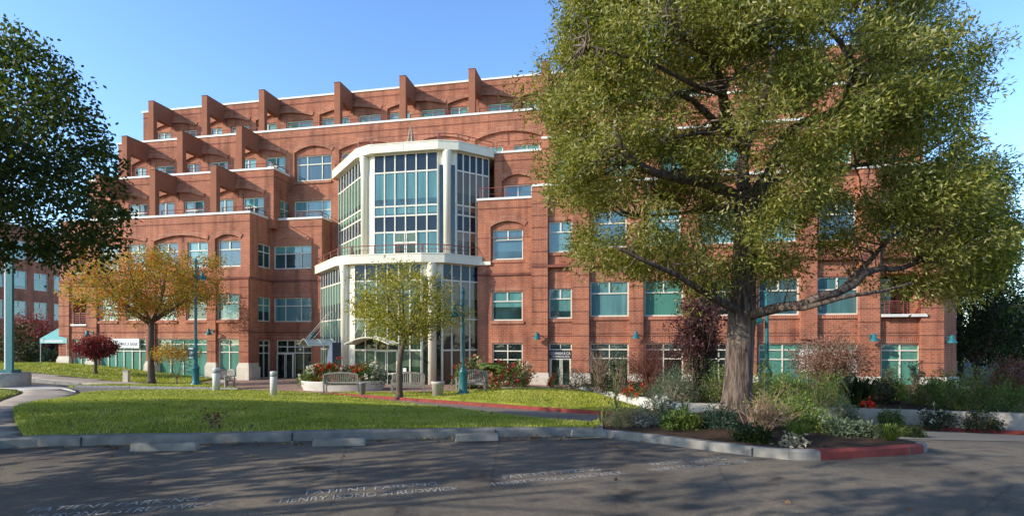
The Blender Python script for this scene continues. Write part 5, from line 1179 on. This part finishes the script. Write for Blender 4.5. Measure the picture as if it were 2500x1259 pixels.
def bench(label,p,w,rz,name='bench',cat='bench',group='weathered wooden benches on the plaza',k=1.0):
    t=empty(name,label,cat,p,rz,group); d=.55
    for sx in (-1,1):
        x=sx*(w/2-.04)
        mb=MB(); mb.box(x-.035,x+.035,-d,-d+.07,0,.64); mb.build('leg',WOOD,t)
        mb=MB(); mb.hexa([(x-.035,-.05,0),(x+.035,-.05,0),(x+.035,.02,0),(x-.035,.02,0),(x-.035,.06,.92),(x+.035,.06,.92),(x+.035,.13,.92),(x-.035,.13,.92)]); mb.build('leg',WOOD,t)
        mb=MB(); mb.box(x-.045,x+.045,-d-.05,.05,.64,.68); mb.build('armrest',WOOD,t)
    mb=MB()
    for i in range(5): mb.box(-w/2+.08,w/2-.08,-d+.0+i*.105,-d+.085+i*.105,.42,.445)
    mb.box(-w/2+.07,w/2-.07,-d+.01,-d+.04,.34,.415); mb.build('seat',WOOD,t)
    mb=MB(); n=max(5,int(w/.1)); arcz=lambda x: .88+.10*(1-(2*x/w)**2)
    for i in range(n):
        x=-w/2+.12+(w-.24)*i/(n-1); zt=arcz(x); mb.hexa([(x-.022,-.02,.5),(x+.022,-.02,.5),(x+.022,.0,.5),(x-.022,.0,.5),(x-.022,.075,zt),(x+.022,.075,zt),(x+.022,.095,zt),(x-.022,.095,zt)])
    mb.box(-w/2+.07,w/2-.07,-.03,.02,.46,.53)
    m=14
    for i in range(m):
        xa=-w/2+.06+(w-.12)*i/m; xb=-w/2+.06+(w-.12)*(i+1)/m; za,zb=arcz(xa),arcz(xb)
        mb.hexa([(xa,.06,za-.01),(xb,.06,zb-.01),(xb,.11,zb-.01),(xa,.11,za-.01),(xa,.065,za+.07),(xb,.065,zb+.07),(xb,.115,zb+.07),(xa,.115,za+.07)])
    mb.build('backrest',WOOD,t); return t
p=SH(832,963); bench('wooden bench seen from behind in front of the round planter',p,84*p.y/F,R(186))
p=SH(992,962)+Vector((0,.5,0)); bench('wooden slatted bench behind the thin tree trunk',p,80*p.y/F,R(8))
p=SH(1152,957)+Vector((0,.8,0)); bench('wooden slatted bench in front of the crimson flowers',p,74*p.y/F,R(-10))
p=SH(546,944); bench('wooden armchair left of the pair beside the bollard',p,.62,R(70),'armchair','chair','wooden armchairs by the bollard')
p=SH(562,945); bench('wooden armchair right of the pair beside the bollard',p,.62,R(-25),'armchair','chair','wooden armchairs by the bollard')
p=SH(1069,966); t=empty('litter_bin','large pale concrete litter bin between two benches','bin',p); s=p.y/F
mb=MB(); mb.lathe([(12.5*s,-.03),(15*s,29*s),(17*s,30*s),(17*s,34*s),(15.5*s,36*s),(12*s,36*s)],n=24); mb.build('body',plain('bin_concrete',(.50,.45,.39),rough=.85,var=.12),t,True)
mb=MB(); mb.lathe([(11.8*s,36.05*s),(11.8*s,36.3*s)],n=20); mb.build('opening',INT,t)
p=SH(885,964); t=empty('flower_pot','dark grey tapered pot beside the bench at the planter','pot',p); s=p.y/F
mb=MB(); mb.lathe([(6*s,-.02),(8*s,26*s),(9*s,26.5*s),(9*s,29*s),(7.5*s,29*s),(7.5*s,27*s)],n=20); mb.build('body',GREYM,t,True)
# round planter with flowers
p=SH(820,955); s=p.y/F; PR=108*s; pc=p+Vector((0,PR*.55,0)); pc.z=surf(pc.x,pc.y); PH=24*s
t=empty('round_planter','wide round pale concrete planter in front of the entrance','planter',pc)
mb=MB(); prof=[(.93,-.08),(.93,.04),(.98,PH*.5),(1.0,PH*.9),(1.0,PH),(.94,PH),(.93,PH-.12)]
mb.lathe([(r*PR,z) for r,z in prof],n=40)
mb.v=[(x,y*.55,z) for x,y,z in mb.v]; mb.build('bowl',plain('planter_concrete',(.62,.57,.50),rough=.85,var=.1),t,True)
mb=MB(); mb.lathe([(.92*PR,PH-.14),(.92*PR,PH-.13)],n=30); mb.v=[(x,y*.55,z) for x,y,z in mb.v]; mb.build('soil',MULCH,t)
for i,(fx,w,h,lab,m,f,nf) in enumerate([(-.82,36,28,'white edged bedding plant at the left end of the round planter',GRN,FWHT,12),(-.55,46,36,'red flowering plant at the left of the round planter',GRN,FRED,34),(-.22,50,40,'red flowering plant left of centre in the round planter',GRN,FRED,36),(.08,50,32,'green leafy plant in the middle of the round planter',GYG,FWHT,5),(.38,50,36,'red flowering plant right of centre in the round planter',GRN,FRED,20),(.62,46,36,'dark green bushy plant in the round planter',GRN,None,0),(.86,44,34,'grey white flowering plant at the right end of the round planter',GYG,FWHT,20)]):
    q=pc+Vector((fx*PR*.92,-.25+.15*(i%2),PH-.14)); shrub('bedding_plant',lab,q,w*s*1.2,h*s*1.35,m,n=80,per=16,L=.10,Wd=.06,seed=150+i,flowers=f,nf=nf,fs=.13,cat='flowering plant')
# display panel behind the planter
x=(816-CX)/F*34.2; t=empty('display_stand','tall dark display panel with a white curved edge behind the planter','display stand',(x,34.2,surf(x,34.2)),R(20))
mb=MB(); mb.box(-.12,.42,-.05,.05,.1,2.7); mb.build('panel',DARKM,t)
mb=MB()
for i in range(10):
    z0,z1=.1+.26*i,.1+.26*(i+1); k0,k1=.32*sin(pi*i/10)**.7 if i else 0,.32*abs(sin(pi*(i+1)/10))**.7
    mb.hexa([(-.16-k0*.9,-.07,z0),(-.121,-.07,z0),(-.121,.04,z0),(-.16-k0*.9,.04,z0),(-.16-k1*.9,-.07,z1),(-.121,-.07,z1),(-.121,.04,z1),(-.16-k1*.9,.04,z1)])
mb.build('curved_edge',WHITE,t); mb=MB(); mb.lathe([(.4,-.05),(.4,.05),(.1,.1)],(.1,0),16); mb.build('foot',GREYM,t)
# wheel stops
for (a,b,py,lab) in ((318,478,1101,'leftmost concrete wheel stop below the lawn kerb'),(762,891,1089,'second concrete wheel stop from the left'),(1111,1218,1077,'third concrete wheel stop from the left'),(1396,1482,1066,'rightmost concrete wheel stop beside the island tip')):
    d=EZ*F/(py-HZ); xa,xb=(a-CX)/F*d,(b-CX)/F*(d+.02); L=xb-xa
    t=MB(); h=.12; w=.15
    e=.015; t.hexa([(-L/2,0,0),(L/2,0,0),(L/2,w,0),(-L/2,w,0),(-L/2+e,.03,h),(L/2-e,.03,h),(L/2-e,w-.03,h),(-L/2+e,w-.03,h)])
    o=t.build('wheel_stop',KERB); o.location=((xa+xb)/2,d,0.0); o.rotation_euler=(0,0,R(4)); bv=o.modifiers.new('bevel','BEVEL'); bv.width=.012; bv.segments=2
    tag(o,lab,'wheel stop','concrete wheel stops along the lawn kerb')
# ================================================================== LETTERING
def text_mesh(s,size,name,mat,ext=0.0,align='CENTER',font_w=1.0):
    cu=bpy.data.curves.new('lettering','FONT'); cu.body=s; cu.size=size; cu.align_x=align; cu.align_y='CENTER'; cu.extrude=ext
    o=bpy.data.objects.new('lettering',cu); C.objects.link(o); bpy.context.view_layer.update()
    me=bpy.data.meshes.new_from_object(o.evaluated_get(bpy.context.evaluated_depsgraph_get()))
    bpy.data.objects.remove(o); bpy.data.curves.remove(cu); me.materials.clear(); me.materials.append(mat); me.name=name
    n=bpy.data.objects.new(name,me); C.objects.link(n); n.scale.x=font_w; return n
def worn_paint():
    m,nt,b=newmat('worn_road_paint'); L=nt.links; tc=N(nt,'ShaderNodeTexCoord'); no=N(nt,'ShaderNodeTexNoise'); no.inputs['Scale'].default_value=5; no.inputs['Detail'].default_value=10; no.inputs['Roughness'].default_value=.75
    L.new(tc.outputs['Object'],no.inputs['Vector']); r=ramp(nt,[(.39,(.14,.125,.105)),(.52,(.50,.50,.48))]); L.new(no.outputs['Fac'],r.inputs[0]); L.new(r.outputs[0],b.inputs['Base Color']); b.inputs['Roughness'].default_value=.85; return m
WP=worn_paint()
def fit(o,w,h):
    xs=[v.co.x for v in o.data.vertices]; ys=[v.co.y for v in o.data.vertices]; cx=(max(xs)+min(xs))/2; cy=(max(ys)+min(ys))/2; kx=w/(max(xs)-min(xs)); ky=h/(max(ys)-min(ys))
    for v in o.data.vertices: v.co.x=(v.co.x-cx)*kx; v.co.y=(v.co.y-cy)*ky
def lot_text(x0,y0,x1,y1,where):
    d=Vector((x1-x0,y1-y0)); L=d.length; a=math.atan2(d.y,d.x); c=Vector(((x0+x1)/2,(y0+y1)/2)); n=Vector((-sin(a),cos(a)))
    t=empty('painted_lettering','worn white stencilled parking lettering on the asphalt, '+where,'road marking',(c.x,c.y,.005),a,'stencilled parking lettering')
    for s,w,o_ in (('HENRY ISONO STRUDWICK',L,.0),('PATIENT PARKING',L*.76,.26)):
        q=text_mesh(s,.2,'text_line',WP); fit(q,w,.15); q.parent=t; q.location=(0,o_+.08,0)
lot_text(-4.95,4.93,-3.05,5.45,'leftmost and cut by the frame')
lot_text(-2.43,5.55,-.58,6.04,'second from the left')
lot_text(-.2,6.2,1.46,6.78,'third from the left')
lot_text(1.83,6.9,3.34,7.40,'rightmost by the island kerb')
def wall_text(s,f,uc,z,w,h,o_,mat,parent,name='lettering'):
    q=text_mesh(s,1.0,name,mat); fit(q,w,h); q.parent=parent
    x=f[0]+f[2]*uc-f[3]*o_; y=f[1]+f[3]*uc+f[2]*o_
    q.location=(x,y,z); q.rotation_euler=(R(90),0,math.atan2(f[3],f[2])); return q
NAVY=plain('navy_lettering',(.02,.03,.08))
def sign_root(name,label,cat): return empty(name,label,cat,(P0[0],P0[1],0),ANG)
t=sign_root('banner','white cloth banner with blue lettering over the ground floor glazing','banner')
a,b=S(262,0),S(342,0); zb0,zb1=Zp(310,849,f0),Zp(310,826,f0)
mb=MB(); mb.fbox(f0,a,b,-.09,-.07,zb0,zb1); mb.build('cloth',WHITE,t)
wall_text('AMERICA BANK',f0,S(314,0),zb0+(zb1-zb0)*.42,S(339,0)-S(289,0),(zb1-zb0)*.36,-.094,NAVY,t)
t=sign_root('door_sign','dark sign with white capital lettering above the right wing door','sign')
a,b=hit(1341,fW)[0],hit(1395,fW)[0]; z0,z1=Zp(1368,875,fW),Zp(1368,854,fW)
mb=MB(); mb.fbox(fW,a,b,.02,.045,z0,z1); mb.build('panel',DARKM,t)
wall_text('CORNISH & CA',fW,(a+b)/2,z0+(z1-z0)*.63,(b-a)*.9,.17,.016,WHITE,t); wall_text('COMMERCIAL REAL',fW,(a+b)/2+.03,z0+(z1-z0)*.25,(b-a)*.82,.11,.016,WHITE,t)
t=sign_root('window_banner','white banner hung inside the wide ground window behind the pink shrub','banner')
a,b=hit(1953,fW)[0],hit(2092,fW)[0]; mb=MB(); mb.fbox(fW,a,b,.085,.09,-.2,1.15); mb.build('cloth',WHITE,t)
mb=MB(); 
for (ua,ub,za,zb) in ((.3,1.5,.75,.79),(.3,1.5,.2,.24),(.3,.34,.24,.75),(1.46,1.5,.24,.75)): mb.fbox(fW,a+ua,a+ub,.08,.084,za,zb)
mb.build('border_line',KRED,t)
# accessible-entrance sticker and doors hardware are parts of the building
mb=MB(); u=uu(988,ffL); mb.fbox(ffL,u-.12,u+.12,-.02,-.01,-.35,-.1); mb.build('door_sticker',WHITE,B)
# wall lamps
def wall_lamp(f,px,py,label,d=.42):
    u=uu(px,f); z=Zp(px,py,f); t=empty('wall_lamp',label,'wall lamp',(0,0,0),0,'teal bell shaped wall lamps')
    lx=f[0]+f[2]*u; ly=f[1]+f[3]*u; wx=P0[0]+ca*lx-sa*ly; wy=P0[1]+sa*lx+ca*ly; t.location=(wx,wy,z); t.rotation_euler=(0,0,ANG+math.atan2(f[3],f[2]))
    mb=MB(); mb.lathe([(.04,.30),(.10,.24),(.12,.06),(.16,.02),(.24,-.12),(.25,-.16),(.2,-.16)],(0,-d),18); mb.build('lamp_shade',TEAL,t,True)
    mb=MB(); mb.tube([(0,0,.12),(0,-.2,.2),(0,-d,.22)],.03,7); mb.box(-.07,.07,-.03,.0,.02,.24); mb.build('bracket',TEAL,t)
wall_lamp(fr(-.01),1313,822,'teal bell wall lamp on the pier left of the right wing door')
wall_lamp(fr(-.01),1552,820,'teal bell wall lamp on the second pier of the right wing')
wall_lamp(fr(-.01),2126,826,'teal bell wall lamp on the wide pier near the building corner')
wall_lamp(c8,2310,830,'dark wall lamp on the shaded corner face of the building',.27)
wall_lamp(fr(-.13),520,812,'teal bell wall lamp on the left wing pier behind the lamp post')
wall_lamp(fr(-.13),226,816,'teal bell wall lamp on the left wing above the dark red maple')
wall_lamp(fB,768,820,'dark wall lamp in the shade beside the glass canopy')
# closed parasol on the pavilion roof terrace
u=S(1003,2.2); wx,wy=P0[0]+ca*u-sa*2.2,P0[1]+sa*u+ca*2.2; t=empty('parasol','closed beige parasol on the pavilion roof terrace','parasol',(wx,wy,14.85))
mb=MB(); mb.tube([(0,0,0),(0,0,2.35)],.03,8); mb.build('pole',WOOD,t)
n=16; mb=MB(); prof=[(.42,.75),(.38,.9),(.26,1.5),(.12,2.05),(.03,2.38)]; b0=len(mb.v)
for r,z in prof:
    for j in range(n): k=r*(1 if j%2 else .55); mb.v.append((k*cos(2*pi*j/n),k*sin(2*pi*j/n),z))
for i in range(len(prof)-1):
    for j in range(n): j2=(j+1)%n; mb.f.append((b0+i*n+j,b0+i*n+j2,b0+(i+1)*n+j2,b0+(i+1)*n+j)); mb.m.append(0)
mb.build('canopy',plain('beige_canvas',(.45,.33,.24),rough=.9),t)
p=BL(2332,21.5); t=empty('stone_bench','small pale stone bench among the shrubs at the building corner','bench',p,R(-10))
mb=MB(); mb.box(-.4,.4,-.2,.2,.42,.52); mb.build('seat',PED,t)
for sx in (-.28,.28): mb=MB(); mb.box(sx-.07,sx+.07,-.15,.15,-.05,.42); mb.build('leg',PED,t)
# ================================================================== FAR BUILDINGS
LBt=empty('brick_office_block','shaded red brick office block with rows of windows at the far left','building',(-65,50,-1.2))
fL=(0,0,0,1); ws=[]
for k in range(11):
    y0=13.0+3.2*k-.2
    for z0,z1 in ((5.7,8.1),(9.7,12.06),(13.6,16.0)): ws.append((y0,y0+2.2,z0,z1,G_BLIND,'T'))
SB=BR
mb=MB(); ops=[(w[0],w[1],w[2],w[3],.2) for w in ws]+[(8+5.2*k,12.4+5.2*k,.3,3.6,2.0) for k in range(8)]
wall_faces(mb,fL,-5,52,-.5,18,ops); mb.quad((-2,5,-.5),(-2,52,-.5),(-2,52,4),(-2,5,4),1); mb.quad((0,-5,18),(0,52,18),(-20,52,18),(-20,-5,18)); mb.quad((-20,-5,-.5),(0,-5,-.5),(0,-5,18),(-20,-5,18)); mb.fbox(fL,-5,52,-.06,0.02,4.3,4.5,2)
mb.build('wall',[SB,INT,BRD],LBt)
for w in ws: window(LBt,fL,*w,sill=False,b=.1)
mb=MB(); mb.fbox(fL,-5.1,52,-.1,.3,17.9,18.1); mb.build('coping',COP,LBt)
# teal canopy tent beside the building
x=(158-CX)/F*42.5; t=empty('canopy_tent','pale teal canopy with white edge strip left of the brick building','canopy',(x,42.5,float(g(x,42.5))))
mb=MB(); t.scale=(.62,.62,.86)
h0,h1=2.35,3.4
c_=[(-1.7,-1.7),(1.7,-1.7),(1.7,1.7),(-1.7,1.7)]
for i in range(4): a,b=c_[i],c_[(i+1)%4]; mb.poly([(*a,h0),(*b,h0),(0,0,h1+.25)])
tealc=plain('teal_canvas',(.20,.50,.47),rough=.85,var=.06); mb.build('roof',tealc,t)
mb=MB()
for i in range(4): a,b=c_[i],c_[(i+1)%4]; mb.quad((*a,h0-.42),(*b,h0-.42),(*b,h0),(*a,h0))
v_=mb.build('valance',plain('pale_teal_canvas',(.36,.62,.60),rough=.85,var=.06),t)
mb=MB(); mb.box(-1.1,1.2,-1.712,-1.703,h0-.33,h0-.14); mb.build('edge_strip',WHITE,v_)
mb=MB(); mb.poly([(-1.45+.14*cos(a),-1.715,h0-.2+.14*sin(a)) for a in np.linspace(0,2*pi,9)[:-1]]); mb.build('emblem',WHITE,v_)
for a in c_: mb=MB(); mb.tube([(a[0]*.97,a[1]*.97,-.1),(a[0]*.97,a[1]*.97,h0)],.035,7); mb.build('leg',WHITE,t)
t=empty('distant_house','pale yellow house glimpsed beyond the evergreens at right','house',((2440-CX)/F*85,85,-1.2))
YW=plain('yellow_stucco',(.62,.48,.24),rough=.9,var=.1)
mb=MB(); mb.box(-9,9,0,8,0,2.6); mb.build('wall',YW,t); mb=MB()
mb.hexa([(-9.5,-.5,2.6),(9.5,-.5,2.6),(9.5,8.5,2.6),(-9.5,8.5,2.6),(-6,3.5,4.2),(6,3.5,4.2),(6,4.5,4.2),(-6,4.5,4.2)]); mb.build('roof',plain('brown_roof',(.16,.12,.10),var=.2),t)
for k in range(4): mb=MB(); mb.box(-7+4*k,-5.4+4*k,-.04,.02,.8,2.0); mb.build('window',G_DARK,t)
# ================================================================== FALLEN LEAVES
n=520; X=rng.uniform(-18,6,n); Y=rng.uniform(5,27,n); keep=[]
for x,y in zip(X,Y):
    if inside(L1,[x],[y])[0] or inside(L2,[x],[y])[0]: keep.append((x,y,surf(x,y)+.045))
    elif y<9 and rng.uniform()<.35 and x>-8: keep.append((x,y,.012))
for _ in range(160):
    x=rng.uniform(-7.5,1.2); y=8.8+.125*(x+5)-rng.uniform(.02,.35); keep.append((x,y,.012))
keep=np.array(keep); d=rng.normal(size=keep.shape); d[:,2]*=.15
V,Fq=leaf_quads(keep,d,.085,.055); fl=mesh_np('fallen_leaves',V,Fq,leafmat('dry_leaf',[(.14,.07,.035),(.26,.15,.06),(.40,.30,.13)],trans=.1)); tag(fl,'dry brown leaves scattered over lawn and asphalt','leaf litter',kind='stuff')
